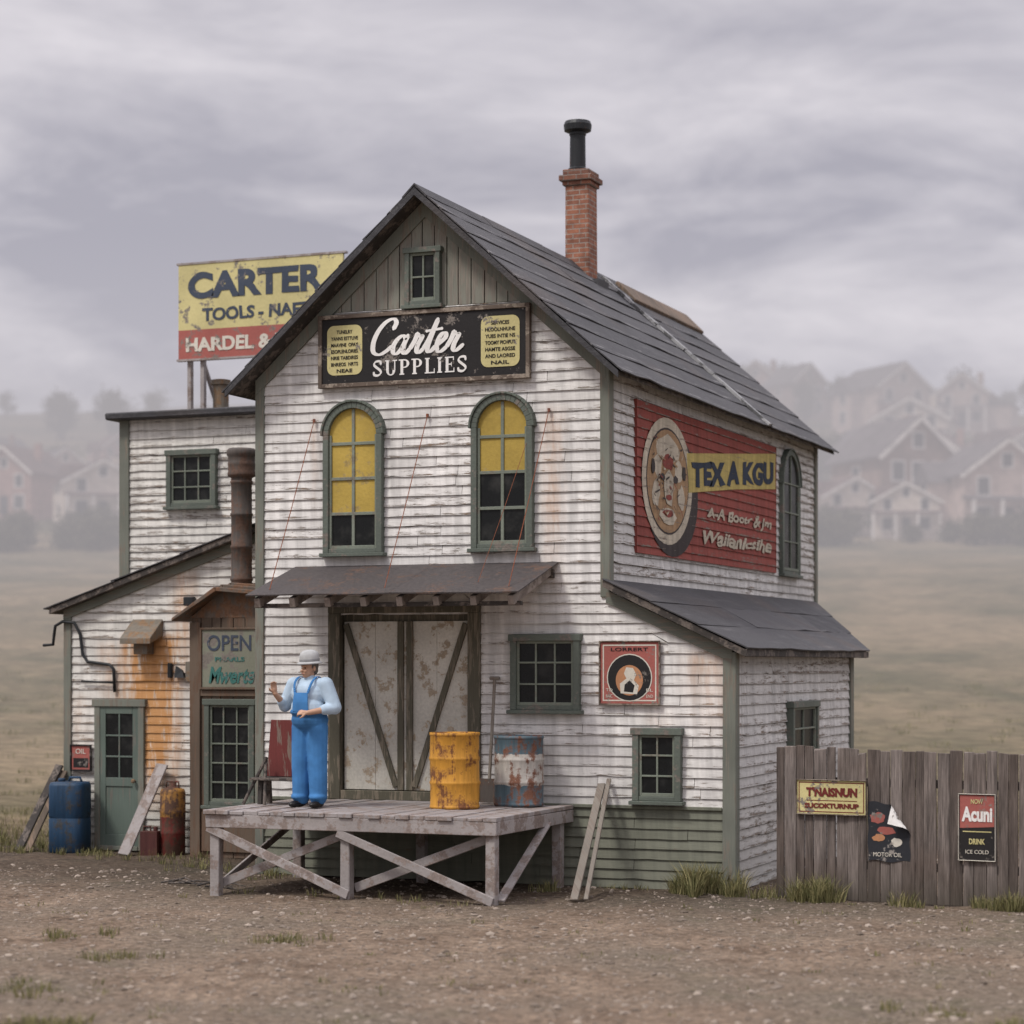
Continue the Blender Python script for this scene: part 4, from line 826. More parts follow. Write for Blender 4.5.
# ================================================================= PERSON
def solid(name,prims,mat,voxel,parent=None,extra=None,smooth_it=4):
    m=MB()
    for p in prims:
        if p[0]=='b':
            c,r=Vector(p[1]),p[2]; rot=p[3] if len(p)>3 else Matrix.Identity(3); n=10
            i0=len(m.v)
            for j in range(n+1):
                th=math.pi*j/n-math.pi/2
                for k in range(18):
                    t=2*math.pi*k/18; q=Vector((math.cos(th)*math.cos(t)*r[0],math.cos(th)*math.sin(t)*r[1],math.sin(th)*r[2])); m.v.append(tuple(c+rot@q))
            for j in range(n):
                for k in range(18):
                    a=i0+j*18+k;b=i0+j*18+(k+1)%18; m.f.append((a,b,b+18,a+18)); m.mi.append(0); m.r.append(0)
        else:
            a,b,ra,rb=Vector(p[1]),Vector(p[2]),p[3],p[4]; d=(b-a).normalized(); x=d.orthogonal().normalized(); y=d.cross(x); i0=len(m.v); rings=[]
            for th in (-80,-50,-20): rings.append((a+d*(math.sin(math.radians(th))*ra),ra*math.cos(math.radians(th))))
            rings.append((a,ra)); rings.append((b,rb))
            for th in (20,50,80): rings.append((b+d*(math.sin(math.radians(th))*rb),rb*math.cos(math.radians(th))))
            for c,r in rings:
                for k in range(14):
                    t=2*math.pi*k/14; m.v.append(tuple(c+(x*math.cos(t)+y*math.sin(t))*r))
            for j in range(len(rings)-1):
                for k in range(14):
                    q=i0+j*14+k; w=i0+j*14+(k+1)%14; m.f.append((q,w,w+14,q+14)); m.mi.append(0); m.r.append(0)
            m.f.append(tuple(i0+k for k in range(14))[::-1]); m.f.append(tuple(i0+(len(rings)-1)*14+k for k in range(14))); m.mi+=[0,0]; m.r+=[0,0]
    me=bpy.data.meshes.new('t'); me.from_pydata(m.v,[],m.f); ob=bpy.data.objects.new('t',me); COL.objects.link(ob)
    r=ob.modifiers.new('r','REMESH'); r.mode='VOXEL'; r.voxel_size=voxel; r.use_smooth_shade=True
    if smooth_it: s=ob.modifiers.new('s','SMOOTH'); s.iterations=smooth_it; s.factor=.5
    dg=bpy.context.evaluated_depsgraph_get(); me2=bpy.data.meshes.new_from_object(ob.evaluated_get(dg)); bpy.data.objects.remove(ob)
    me2.name=name; me2.materials.clear(); me2.materials.append(mat)
    return link(name,me2,parent)
def simple(name,c,rough=.7,sc=20,v=.15,bump=.2):
    N=NT(name); p=N.obj(); n=N.noise(p,sc,4,.6); n2=N.noise(p,sc*.25,3,.5); col=N.mul(c,N.ramp(N.math('ADD',N.math('MULTIPLY',n,.4),N.math('MULTIPLY',n2,.6)),.3,.7,1-v*1.6,1+v)); return N.finish(col,rough,N.bump(n2,bump,.03))
skin=simple('skin',(.50,.30,.20),.55,30,.06,.05)
def hand(W,d,pn,sgn,curl=.5):
    W=Vector(W); d=Vector(d).normalized(); pn=Vector(pn); pn=(pn-d*pn.dot(d)).normalized(); s=d.cross(pn)*sgn
    P=[('l',W,W+d*.05,.024,.026)]
    for i,o in enumerate((-.027,-.009,.009,.026)): P.append(('l',W+d*.03+s*o*.7,W+d*.085+s*o,.014,.0125))
    for i,(o,L) in enumerate(((-.029,.060),(-.010,.072),(.010,.068),(.028,.052))):
        b=W+d*.088+s*o; c=curl+.07*i; q=b+(d*math.cos(c*.5)+pn*math.sin(c*.5))*L*.5; e=q+(d*math.cos(c*1.4)+pn*math.sin(c*1.4))*L*.45
        P+=[('l',b,q,.0098,.0092),('l',q,e,.009,.0078)]
    t0=W+d*.03-s*.028; t1=t0+(d*.6-s*.7+pn*.3).normalized()*.04; t2=t1+(d*.9-s*.1+pn*.5).normalized()*.03
    P+=[('l',t0,t1,.014,.0115),('l',t1,t2,.011,.009)]
    return P
sR,eR,wR=Vector((-.215,.0,1.40)),Vector((-.305,-.05,1.16)),Vector((-.315,-.24,1.30))
sL,eL,wL=Vector((.215,.0,1.40)),Vector((.335,.0,1.14)),Vector((.14,-.255,1.085))
hr=math.radians(-18); Rz=Matrix.Rotation(hr,3,'Z'); hc=Vector((0,-.015,1.585))
def H(x,y,z): return hc+Rz@Vector((x,y,z))
prims=[('b',(0,0,.97),(.165,.12,.13)),('b',(0,-.02,1.12),(.17,.14,.16)),('b',(0,0,1.29),(.18,.125,.17)),('l',(-.12,0,1.41),(.12,0,1.41),.06,.06),
('l',(0,.01,1.42),(0,-.005,1.53),.062,.056),
('b',H(0,.012,.03),(.078,.094,.095),Rz),('b',H(0,-.03,-.045),(.060,.062,.065),Rz),('b',H(0,-.062,-.085),(.028,.022,.022)),
('l',H(0,-.088,.01),H(0,-.106,-.028),.009,.014),('b',H(-.032,-.078,-.03),(.022,.02,.02)),('b',H(.032,-.078,-.03),(.022,.02,.02)),('l',H(-.035,-.083,.026),H(.035,-.083,.026),.010,.010),
('b',H(-.080,.015,-.005),(.011,.02,.031),Rz),('b',H(.080,.015,-.005),(.011,.02,.031),Rz),('l',H(-.02,-.088,-.062),H(.02,-.088,-.062),.008,.008),
('l',sR,eR,.052,.044),('l',eR,wR,.044,.029),('l',sL,eL,.052,.044),('l',eL,wL,.044,.029),
('l',(-.09,0,.92),(-.105,-.015,.50),.085,.06),('l',(-.105,-.015,.50),(-.115,.01,.09),.055,.038),('l',(.09,0,.92),(.105,-.01,.50),.085,.06),('l',(.105,-.01,.50),(.115,.01,.09),.055,.038),
('l',(-.115,.02,.06),(-.135,-.13,.035),.04,.032),('l',(.115,.02,.06),(.135,-.13,.035),.04,.032)]
prims+=hand(wR,(-.02,-.25,.95),(.6,-.5,0),1,.5)+hand(wL,(-.95,-.3,.05),(0,.6,-.6),-1,.9)
body=solid('person',prims,skin,.0065,None,smooth_it=3)
body['label']='person in blue bib overalls and grey hat, one hand raised'; body['category']='person'; body['placed']=1
for sx in (-1,1):
    m=MB(); m.lathe([(.002,-.008),(.009,-.004),(.010,0),(.009,.004),(.002,.008)],H(sx*.03,-.083,.004),10,M4=Rz@Matrix.Diagonal((1.1,.6,.9))); m.done('eye',simple('eye_dark',(.03,.025,.02),.3),body,smooth=True)
m=MB(); m.tube([H(-.022,-.094,-.062),H(0,-.098,-.060),H(.022,-.094,-.062)],[.003,.0045,.003],6); m.done('mouth',simple('lip',(.33,.13,.10),.5),body)
solid('hair',[('b',H(0,.03,.035),(.084,.090,.075),Rz),('b',H(0,.06,-.02),(.070,.05,.06),Rz),('l',H(-.080,-.01,.03),H(-.080,-.015,0),.010,.007),('l',H(.080,-.01,.03),H(.080,-.015,0),.010,.007)],simple('grey_hair',(.14,.12,.10),.8),.009,body,smooth_it=1)
shirt=simple('pale_blue_cotton',(.42,.53,.63),.85,9,.16,.7)
mR=eR.lerp(wR,.30); mL=eL.lerp(wL,.38)
solid('shirt',[('b',(0,-.025,1.13),(.215,.185,.17)),('b',(0,-.005,1.29),(.225,.165,.165)),('l',(-.14,0,1.395),(.14,0,1.395),.083,.083),('l',(0,.008,1.44),(0,.0,1.470),.074,.070),
('l',sR,eR,.088,.076),('l',eR,mR,.070,.060),('l',sL,eL,.090,.080),('l',eL,mL,.075,.062),('b',(eL+Vector((0,0,-.0)))[:],(.080,.076,.068)),('b',(-.27,-.02,1.25),(.078,.078,.05)),('b',(.29,.0,1.25),(.083,.078,.05))],shirt,.009,body,smooth_it=4)
denim=simple('bright_blue_denim',(.06,.21,.47),.85,6,.26,1.)
ov=solid('overalls',[('b',(0,0,1.0),(.225,.188,.15)),('b',(0,-.03,1.09),(.222,.193,.07)),('l',(-.098,0,.92),(-.110,-.010,.50),.128,.112),('l',(-.110,-.010,.50),(-.115,.0,.125),.112,.104),('l',(.098,0,.92),(.110,-.008,.50),.128,.112),('l',(.110,-.008,.50),(.115,.0,.125),.112,.104),('b',(-.120,-.015,.125),(.108,.112,.055)),('b',(.120,-.015,.125),(.108,.112,.055))],denim,.009,body,smooth_it=6)
m=MB(); n=10
def bib(i,j,o):
    x=-.105+.21*i/n; z=1.10+.21*j/n; x*=1-.15*j/n; r=.215+o if z<1.2 else .215+o-(z-1.2)*.18
    return (x,-r*math.sqrt(max(.0,1-(x/.28)**2)),z)
for i in range(n):
    for j in range(n): m.quad(bib(i,j,.004),bib(i+1,j,.004),bib(i+1,j+1,.004),bib(i,j+1,.004)); m.quad(bib(i,j+1,-.008),bib(i+1,j+1,-.008),bib(i+1,j,-.008),bib(i,j,-.008))
for i in range(n): m.quad(bib(i,n,-.008),bib(i,n,.004),bib(i+1,n,.004),bib(i+1,n,-.008))
for j in range(n): m.quad(bib(0,j,-.008),bib(0,j,.004),bib(0,j+1,.004),bib(0,j+1,-.008)); m.quad(bib(n,j,-.008),bib(n,j,.004),bib(n,j+1,.004),bib(n,j+1,-.008))
for sx in (-1,1):
    pts=catmull([(sx*.085,-.180,1.30),(sx*.105,-.158,1.38),(sx*.115,-.12,1.44),(sx*.115,-.04,1.488),(sx*.105,.055,1.472),(sx*.07,.14,1.38),(sx*.04,.17,1.25),(sx*.03,.19,1.10)],4)
    for a,b in zip(pts[:-1],pts[1:]): m.beam(tuple(a),tuple(b),.026,.010,up=(0,-.3,1) if a[2]>1.45 else (0,1,0))
m.done('bib',denim,body,smooth=True)
leather=simple('black_leather',(.015,.013,.012),.4)
solid('boot',[('b',(-.118,.02,.07),(.056,.064,.06)),('b',(-.138,-.11,.04),(.054,.092,.040)),('b',(-.125,-.03,.035),(.050,.105,.034))],leather,.008,body)
solid('boot',[('b',(.118,.02,.07),(.056,.064,.06)),('b',(.138,-.11,.04),(.054,.092,.040)),('b',(.125,-.03,.035),(.050,.105,.034))],leather,.008,body)
m=MB(); tilt=Euler((math.radians(4),0,hr)).to_matrix(); m.lathe([(.130,-.020),(.138,-.012),(.125,.0),(.106,.010),(.107,.04),(.104,.080),(.092,.112),(.066,.133),(.03,.142),(.001,.143)],H(0,.008,.070),32,M4=tilt@Matrix.Diagonal((1.,1.12,1.)))
hat=m.done('hat',simple('pale_grey_felt',(.44,.445,.44),.9,20,.12),body,smooth=True)
m=MB(); m.lathe([(.107,.010),(.1090,.014),(.1085,.036),(.106,.038)],H(0,.008,.070),32,M4=tilt@Matrix.Diagonal((1.,1.12,1.))); m.done('hat_band',simple('hat_band_grey',(.27,.275,.28),.8),hat)
body.location=(-4.53,-1.61,DZ+.002); body.rotation_euler=(0,0,math.radians(-6))
# ================================================================= GROUND
def sp(x,k):
    x=x/k
    return k*(math.log1p(math.exp(x)) if x<30 else x)
def gh(x,y):
    s=FW.x*(x-CAM.x)+FW.y*(y-CAM.y)
    z=.0975*sp(s-40,3)+.10*sp(s-152,8)-.14*sp(s-285,12)
    far=min(1,max(0,(s-45)/80)); z+=far*(1.2*mnoise.noise(Vector((x*.018,y*.018,0)))); f2=min(1,max(0,(s-170)/80)); z+=f2*5*mnoise.noise(Vector((x*.012,y*.012,3)))
    near=1-min(1,max(0,(s-45)/20))
    z+=near*(.035*mnoise.noise(Vector((x*.7,y*.7,1)))+.018*mnoise.noise(Vector((x*2.3,y*2.3,1)))+.011*mnoise.noise(Vector((x*6,y*6,1))))
    return z
def axis(lo,hi,c0,c1,st,g=1.13):
    A=[c0]
    while A[-1]<c1: A.append(A[-1]+st)
    d=st
    while A[-1]<hi: d*=g; A.append(A[-1]+d)
    d=st; B=[c0]
    while B[-1]>lo: d*=g; B.append(B[-1]-d)
    return B[::-1][:-1]+A
Ss=axis(-60,800,12,30,.09); Rs=axis(-420,420,-6.5,6.5,.09)
vs=[];fs=[]
for s in Ss:
    for r in Rs:
        q=CAM+FW*s+RT*r; vs.append((q.x,q.y,gh(q.x,q.y)))
W=len(Rs)
for i in range(len(Ss)-1):
    for j in range(W-1): fs.append((i*W+j,i*W+j+1,(i+1)*W+j+1,(i+1)*W+j))
me=bpy.data.meshes.new('ground'); me.from_pydata(vs,[],fs); me.polygons.foreach_set('use_smooth',[True]*len(fs))
def ground_mat():
    N=NT('dirt_and_field'); p=N.pos(); o=N.sep(p)
    s=N.math('ADD',N.math('MULTIPLY',o[0],-.3725),N.math('MULTIPLY',o[1],.928))
    n0=N.noise(p,.35,4,.6); n1=N.noise(p,1.6,5,.65); n2=N.noise(p,12,6,.8)
    vo=N.n('ShaderNodeTexVoronoi'); N.l(p,vo.inputs['Vector']); vo.inputs['Scale'].default_value=24; peb=N.ramp(vo.outputs['Distance'],.12,.32,1.,0.)
    pebm=N.math('MULTIPLY',peb,N.ramp(n1,.40,.58))
    c=N.mix(N.ramp(n1,.3,.7),(.150,.105,.074),(.325,.245,.178)); c=N.mix(N.ramp(n0,.42,.62),c,(.205,.165,.125))
    c=N.mul(c,N.ramp(n2,.32,.68,.30,1.6)); c=N.mix(N.math('MULTIPLY',pebm,.5),c,(.38,.335,.29))
    d=N.ramp(n1,.50,.62); c=N.mix(N.math('MULTIPLY',N.math('MULTIPLY',d,N.ramp(n0,.5,.62)),.45),c,(.10,.095,.05))
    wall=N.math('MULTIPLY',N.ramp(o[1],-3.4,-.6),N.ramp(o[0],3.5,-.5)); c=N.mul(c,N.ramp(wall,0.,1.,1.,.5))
    g=N.mix(N.ramp(N.noise(p,.12,4,.7),.38,.62),(.115,.102,.058),(.24,.185,.115)); g=N.mul(g,N.ramp(N.noise(N.vec(o[0],N.math('MULTIPLY',o[1],3.),0.),1.2,6,.8),.32,.68,.35,1.5))
    fm=N.ramp(N.math('ADD',s,N.math('MULTIPLY',N.math('SUBTRACT',n1,.5),10.)),6.5,11.)
    c=N.mix(fm,c,g)
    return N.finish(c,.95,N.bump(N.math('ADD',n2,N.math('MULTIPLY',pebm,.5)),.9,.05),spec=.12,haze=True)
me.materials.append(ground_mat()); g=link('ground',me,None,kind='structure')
def blades(tufts):
    V=[];F=[];R=[]
    for (x,y,n,rad,h) in tufts:
        z0=gh(x,y)
        for _ in range(n):
            a=random.uniform(0,6.28); rr_=rad*math.sqrt(random.random()); bx=x+rr_*math.cos(a); by=y+rr_*math.sin(a); hh=h*random.uniform(.35,1.15); w=random.uniform(.003,.0065)
            t=random.uniform(0,6.28); lean=random.uniform(.1,.75)*hh; dx,dy=math.cos(a+random.gauss(0,.8))*lean,math.sin(a+random.gauss(0,.8))*lean; wx,wy=math.cos(t)*w,math.sin(t)*w; i=len(V)
            V+=[(bx-wx,by-wy,z0-.01),(bx+wx,by+wy,z0-.01),(bx+dx*.4+wx*.7,by+dy*.4+wy*.7,z0+hh*.6),(bx+dx*.4-wx*.7,by+dy*.4-wy*.7,z0+hh*.6),(bx+dx,by+dy,z0+hh*.95)]
            F+=[(i,i+1,i+2,i+3),(i+3,i+2,i+4)]; q=random.random(); R+=[q,q]
    return V,F,R
T=[]
def line(x0,y0,x1,y1,n,spread,bl=(15,40),h=(.06,.16)):
    for _ in range(n):
        t=random.random(); T.append((x0+(x1-x0)*t+random.gauss(0,spread),y0+(y1-y0)*t+random.gauss(0,spread),random.randint(*bl),random.uniform(.05,.16),random.uniform(*h)))
line(-.50,-.38,.0,-.32,22,.10,(60,110),(.16,.40)); line(.15,-.3,.5,-.35,4,.07,(30,50),(.08,.18)); line(.6,-.42,6,-.95,13,.06,(10,26),(.04,.11)); line(-1.9,-.1,-.1,-.1,6,.05,(12,24),(.04,.10))
line(.88,-.5,1.45,-.56,13,.09,(60,100),(.14,.36)); line(2.1,-.6,2.3,-.62,3,.06,(40,60),(.08,.2)); line(2.9,-.68,3.3,-.75,7,.09,(60,90),(.12,.28)); line(-2.1,-.7,-1.9,-.8,3,.08,(40,60),(.1,.2))
line(-10.9,1.6,-8,1.3,26,.2,(12,35),(.05,.15)); line(-5.6,-2.3,-2,-2.5,10,.2,(8,22),(.04,.12)); line(-6.2,-.3,-5.6,-.5,12,.3,(15,30),(.05,.14)); line(-8,1.2,-6,-.2,16,.3,(10,30),(.05,.14))
line(-13,2,-10.6,2.2,70,.7,(20,50),(.08,.22)); line(-13,.3,-11,.6,50,.5,(15,35),(.06,.16))
for _ in range(130):
    s=random.uniform(12,24); r=random.uniform(-.235,.235)*s; q=CAM+FW*s+RT*r; T.append((q.x,q.y,random.randint(5,16),random.uniform(.04,.14),random.uniform(.02,.06)))
for cx,rr_,k in ((15.6,-3.4,16),(15.4,3.6,22),(16.4,3.2,6),(17.5,-3.9,6),(19.5,-3.4,7),(20.5,-2.0,8),(21,-4.2,7)):
    for _ in range(k):
        q=CAM+FW*(cx+random.gauss(0,.15))+RT*(rr_+random.gauss(0,.22)); T.append((q.x,q.y,random.randint(15,40),.1,random.uniform(.04,.12)))
for _ in range(1100):
    s=32+random.random()**1.6*32; r=random.uniform(-.26,.26)*s; q=CAM+FW*s+RT*r
    if -10.6<q.x<.2 and 0<q.y<10: continue
    T.append((q.x,q.y,random.randint(12,26),random.uniform(.1,.4),random.uniform(.06,.2)))
V,F,R=blades(T); me=bpy.data.meshes.new('grass'); me.from_pydata(V,[],F); a=me.attributes.new('rnd','FLOAT','FACE'); a.data.foreach_set('value',R)
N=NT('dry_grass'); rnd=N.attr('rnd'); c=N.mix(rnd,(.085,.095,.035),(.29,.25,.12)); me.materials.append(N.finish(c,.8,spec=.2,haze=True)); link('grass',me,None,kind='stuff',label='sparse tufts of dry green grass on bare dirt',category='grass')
V=[];F=[];ico=[(0,0,1),(.894,0,.447),(.276,.851,.447),(-.724,.526,.447),(-.724,-.526,.447),(.276,-.851,.447),(.724,.526,-.447),(-.276,.851,-.447),(-.894,0,-.447),(-.276,-.851,-.447),(.724,-.526,-.447),(0,0,-1)]
icf=[(0,1,2),(0,2,3),(0,3,4),(0,4,5),(0,5,1),(1,6,2),(2,7,3),(3,8,4),(4,9,5),(5,10,1),(6,7,2),(7,8,3),(8,9,4),(9,10,5),(10,6,1),(6,11,7),(7,11,8),(8,11,9),(9,11,10),(10,11,6)]; R=[]
for _ in range(16000):
    s=random.uniform(12.5,30); r=random.uniform(-.25,.25)*s; q=CAM+FW*s+RT*r
    if q.x>-10.3 and q.x<0 and q.y>0: continue
    sz=min(.05,.005+random.expovariate(125)); i=len(V); z0=gh(q.x,q.y); k=random.random()
    for v in ico: f=random.uniform(.7,1.2)*sz; V.append((q.x+v[0]*f,q.y+v[1]*f,z0+v[2]*f*.6))
    F+=[tuple(i+t for t in f) for f in icf]; R+=[k]*20
me=bpy.data.meshes.new('gravel'); me.from_pydata(V,[],F); a=me.attributes.new('rnd','FLOAT','FACE'); a.data.foreach_set('value',R)
N=NT('gravel_stone'); rnd=N.attr('rnd'); me.materials.append(N.finish(N.mix(rnd,(.11,.085,.065),(.36,.30,.245)),.9)); link('gravel',me,None,kind='stuff',label='loose gravel stones scattered over dirt yard',category='gravel')
for k in range(2):
    m=MB()
    for i in range(5):
        x=-6.3+random.uniform(-.2,.3)+k*.4; y=-1.6+random.uniform(-.2,.2); a=random.uniform(-.5,.5); L=random.uniform(.3,.7); z=gh(x,y)+.02
        m.tube([(x,y,z),(x+L*.5*math.cos(a),y+L*.5*math.sin(a),z+random.uniform(.0,.09)),(x+L*math.cos(a),y+L*math.sin(a),z)],[.012,.01,.005],6)
    o=m.done('branch_pile',M['darkwood'],None); o['label']='small pile of dark fallen twigs by platform'; o['category']='twigs'
# ================================================================= DISTANT HOUSES
def hmat(name,c,rough=.8):
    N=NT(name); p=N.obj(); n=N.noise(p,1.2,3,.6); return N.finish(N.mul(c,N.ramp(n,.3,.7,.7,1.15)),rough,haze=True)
HW=[hmat('house_wall_rose',(.40,.25,.21)),hmat('house_wall_cream',(.66,.56,.47)),hmat('house_wall_brown',(.32,.22,.18)),hmat('house_wall_pink',(.55,.42,.36))]
HR=[hmat('house_roof_brown',(.15,.10,.09)),hmat('house_roof_grey',(.14,.12,.12))]; HG=hmat('house_glass',(.06,.055,.06),.3); HT=hmat('house_trim',(.78,.72,.66))
def house(kind,wm,rm,w=7.,d=8.,h=4.8,rise=2.8):
    root=thing('house','','house',(0,0,0))
    m=MB(); m.hexa([(-w/2,-d/2,-3),(w/2,-d/2,-3),(w/2,d/2,-3),(-w/2,d/2,-3),(-w/2,-d/2,h),(w/2,-d/2,h),(w/2,d/2,h),(-w/2,d/2,h)]); m.poly([(-w/2,-d/2,h),(w/2,-d/2,h),(0,-d/2,h+rise)]); m.poly([(-w/2,d/2,h),(w/2,d/2,h),(0,d/2,h+rise)])
    if kind>=2: m.hexa([(w/2,-d/2+1,-3),(w/2+3,-d/2+1,-3),(w/2+3,d/2-1,-3),(w/2,d/2-1,-3),(w/2,-d/2+1,2.9),(w/2+3,-d/2+1,2.9),(w/2+3,d/2-1,2.9),(w/2,d/2-1,2.9)])
    if kind in (0,3):
        m.hexa([(-w/2-1.6,-1.6,-3),(-w/2,-1.6,-3),(-w/2,1.6,-3),(-w/2-1.6,1.6,-3),(-w/2-1.6,-1.6,h-.6),(-w/2,-1.6,h-.6),(-w/2,1.6,h-.6),(-w/2-1.6,1.6,h-.6)])
    m.done('wall',wm,root)
    m=MB(); o=.5
    for sx in (-1,1):
        k=rise/(w/2); m.hexa([(0,-d/2-o,h+rise),(0,d/2+o,h+rise),(sx*(w/2+o),d/2+o,h-o*k),(sx*(w/2+o),-d/2-o,h-o*k),(0,-d/2-o,h+rise+.22),(0,d/2+o,h+rise+.22),(sx*(w/2+o),d/2+o,h-o*k+.2),(sx*(w/2+o),-d/2-o,h-o*k+.2)])
    if kind>=2: m.hexa([(w/2,-d/2+.7,2.9),(w/2+3.3,-d/2+.7,2.9),(w/2+3.3,d/2-.7,2.9),(w/2,d/2-.7,2.9),(w/2,-d/2+.7,3.9),(w/2+3.3,-d/2+.7,3.1),(w/2+3.3,d/2-.7,3.1),(w/2,d/2-.7,3.9)])
    if kind in (0,3): m.prism([(-w/2-1.9,-1.9,h-.6),(-w/2-1.9,1.9,h-.6),(-w/2-1.9,0,h+1.2)],[(-w/4,-1.9,h-.6),(-w/4,1.9,h-.6),(-w/4,0,h+1.2)])
    if kind in (1,3):
        m.hexa([(-w/2-.2,-d/2-2,2.5),(w/2+.2,-d/2-2,2.5),(w/2+.2,-d/2,2.8),(-w/2-.2,-d/2,2.8),(-w/2-.2,-d/2-2,2.65),(w/2+.2,-d/2-2,2.65),(w/2+.2,-d/2,3.),(-w/2-.2,-d/2,3.)])
    if kind==1:
        for y in (-1.5,1.8): m.prism([(-w/2+.3,y-.8,h+.6),(-w/2+.3,y+.8,h+.6),(-w/2+.3,y,h+1.9)],[(-.6,y-.8,h+.6),(-.6,y+.8,h+.6),(-.6,y,h+1.9)])
    ro=m.done('roof',rm,root)
    m=MB(); m.hexa([(w*.2,-.3,h),(w*.2+.7,-.3,h),(w*.2+.7,.4,h),(w*.2,.4,h),(w*.2,-.3,h+rise+.6),(w*.2+.7,-.3,h+rise+.6),(w*.2+.7,.4,h+rise+.6),(w*.2,.4,h+rise+.6)]); m.done('chimney',wm,ro)
    f=Fr((0,-d/2,0),(1,0,0)); fs_=Fr((-w/2-(1.6 if kind in(0,3) else 0),0,0),(0,-1,0))
    L=[(f,-w*.28,3.1,.9,1.3),(f,w*.28,3.1,.9,1.3),(f,0,h+.5,.8,1.0),(f,-w*.28,.7,1.2,1.4),(f,w*.28,.7,1.2,1.4),(fs_,0,3.,.9,1.2),(fs_,0,.8,.9,1.3)]
    if kind==2: L.insert(0,(f,0,3.1,.9,1.3))
    for (ff,x,z,ww,hh) in L:
        m=MB(); m.fbox(ff,x-ww/2-.14,x+ww/2+.14,z-.14,z+hh+.14,.0,.06); wn=m.done('window',HT,root); m=MB(); m.fbox(ff,x-ww/2,x+ww/2,z,z+hh,.05,.08); m.done('pane',HG,wn)
    m=MB()
    for sx in (-1,1): k=rise/(w/2); m.beam((0,-d/2-o-.02,h+rise-.05),(sx*(w/2+o),-d/2-o-.02,h-o*k-.05),.08,.28,up=(0,0,1))
    m.done('barge_board',HT,root)
    m=MB(); m.fbox(f,-.5,.5,0,2.1,.0,.07); m.done('door',HG,root)
    if kind in (1,3):
        for x in (-w/2,-w/6,w/6,w/2): m=MB(); m.beam((x,-d/2-1.9,-2),(x,-d/2-1.9,2.55),.25,.25,up=(0,1,0)); m.done('porch_post',HT,root)
    return root
def place(root,s,px,rot,sc,label,grp='houses on the misty hillside'):
    q=CAM+FW*s+RT*((px-512)/2207*s); root.location=(q.x,q.y,gh(q.x,q.y)); root.rotation_euler=(0,0,math.radians(21.87+rot)); root.scale=(sc,)*3; root['label']=label; root['group']=grp; root['placed']=1
def copy_tree(root):
    new=root.copy(); COL.objects.link(new)
    def rec(o,n):
        for c in o.children:
            cc=c.copy(); cc.parent=n; COL.objects.link(cc); rec(c,cc)
    rec(root,new); return new
protos=[(house(0,HW[0],HR[0]),'rose coloured gabled house fading into mist'),(house(1,HW[1],HR[0],8,8,4.2,2.2),'cream gabled house with front porch in mist'),(house(2,HW[2],HR[1],6.0,7,5.0,2.6),'brown house with low side wing in mist'),(house(3,HW[3],HR[1],7.0,9,4.8,2.6),'pink gabled house fading into mist')]
spots=[(3,150,985,10,.85),(2,158,892,22,.98),(1,152,842,14,.58),(1,150,905,-8,.55),(0,176,945,-25,.7),(2,186,866,30,.65),(1,206,915,-18,.85),(3,228,880,26,.9),(2,246,795,30,.75),(0,254,762,-20,.75),(1,188,1012,24,.75),(3,232,968,-22,.75),
(1,158,97,20,.68),(0,162,25,-22,.65),(3,180,58,28,.48),(2,192,5,-30,.5),(0,202,112,32,.42),(2,166,1035,25,.7)]
used=set(); todo=[]
for (k,s,px,rot,sc) in spots:
    if k in used: r=copy_tree(protos[k][0])
    else: used.add(k); r=protos[k][0]
    todo.append((r,s,px,rot,sc,protos[k][1]))
for t in todo: place(*t)
bark=hmat('bark',(.09,.075,.06))
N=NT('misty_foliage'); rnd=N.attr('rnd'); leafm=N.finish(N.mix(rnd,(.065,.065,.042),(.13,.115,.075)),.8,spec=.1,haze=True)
def tree(seed,hgt=8.,cr=3.,leaf=1.):
    rr=random.Random(seed); root=thing('tree','','tree',(0,0,0)); m=MB(); m.tube([(0,0,-1),(.1,0,hgt*.25),(-.1,.1,hgt*.5),(.05,0,hgt*.8)],[.32,.24,.16,.06],8)
    cl=[]
    for i in range(11):
        a=rr.uniform(0,6.28); z=hgt*rr.uniform(.30,.92); R_=cr*rr.uniform(.2,.75)*(1.15-z/hgt*.7); c=(R_*math.cos(a),R_*math.sin(a),z); cl.append(c); m.tube([(0,0,z*.7),(c[0]*.6,c[1]*.6,z*.92),c],[.10,.06,.03],5)
    m.done('trunk',bark,root)
    m=MB()
    for c in cl:
        cs=rr.uniform(.9,1.6); tone=rr.random()*.5
        for _ in range(150):
            v=Vector((rr.gauss(0,1),rr.gauss(0,1),rr.gauss(0,.75)))*cs*.55; p=Vector(c)+v; n=Vector((rr.gauss(0,1),rr.gauss(0,1),rr.gauss(0,1))).normalized(); x=n.orthogonal().normalized(); y=n.cross(x); sz=rr.uniform(.14,.30)
            m.quad(p-x*sz,p-y*sz*.6,p+x*sz,p+y*sz*.6,0,tone+rr.random()*.5)
    m.done('crown',leafm,root); return root
tp_=[tree(1,6.0,3),tree(2,5.0,3.4),tree(3,6.5,3.4),tree(5,3.0,2.2)]; used=set()
rt=random.Random(11); TS=[]
for px in (60,128,150,0): TS.append((rt.choice((0,1)),rt.uniform(165,190),px,rt.uniform(.45,.65)))
for px in (835,865,940,955,1015,820,790,905,1000): TS.append((rt.choice((0,1,2)),rt.uniform(168,205),px,rt.uniform(.45,.7)))
for _ in range(30):
    px=rt.choice((rt.uniform(-10,240),rt.uniform(700,1040),rt.uniform(700,1040))); TS.append((rt.choice((0,1,2)),rt.uniform(225,295),px,rt.uniform(.5,.85)))
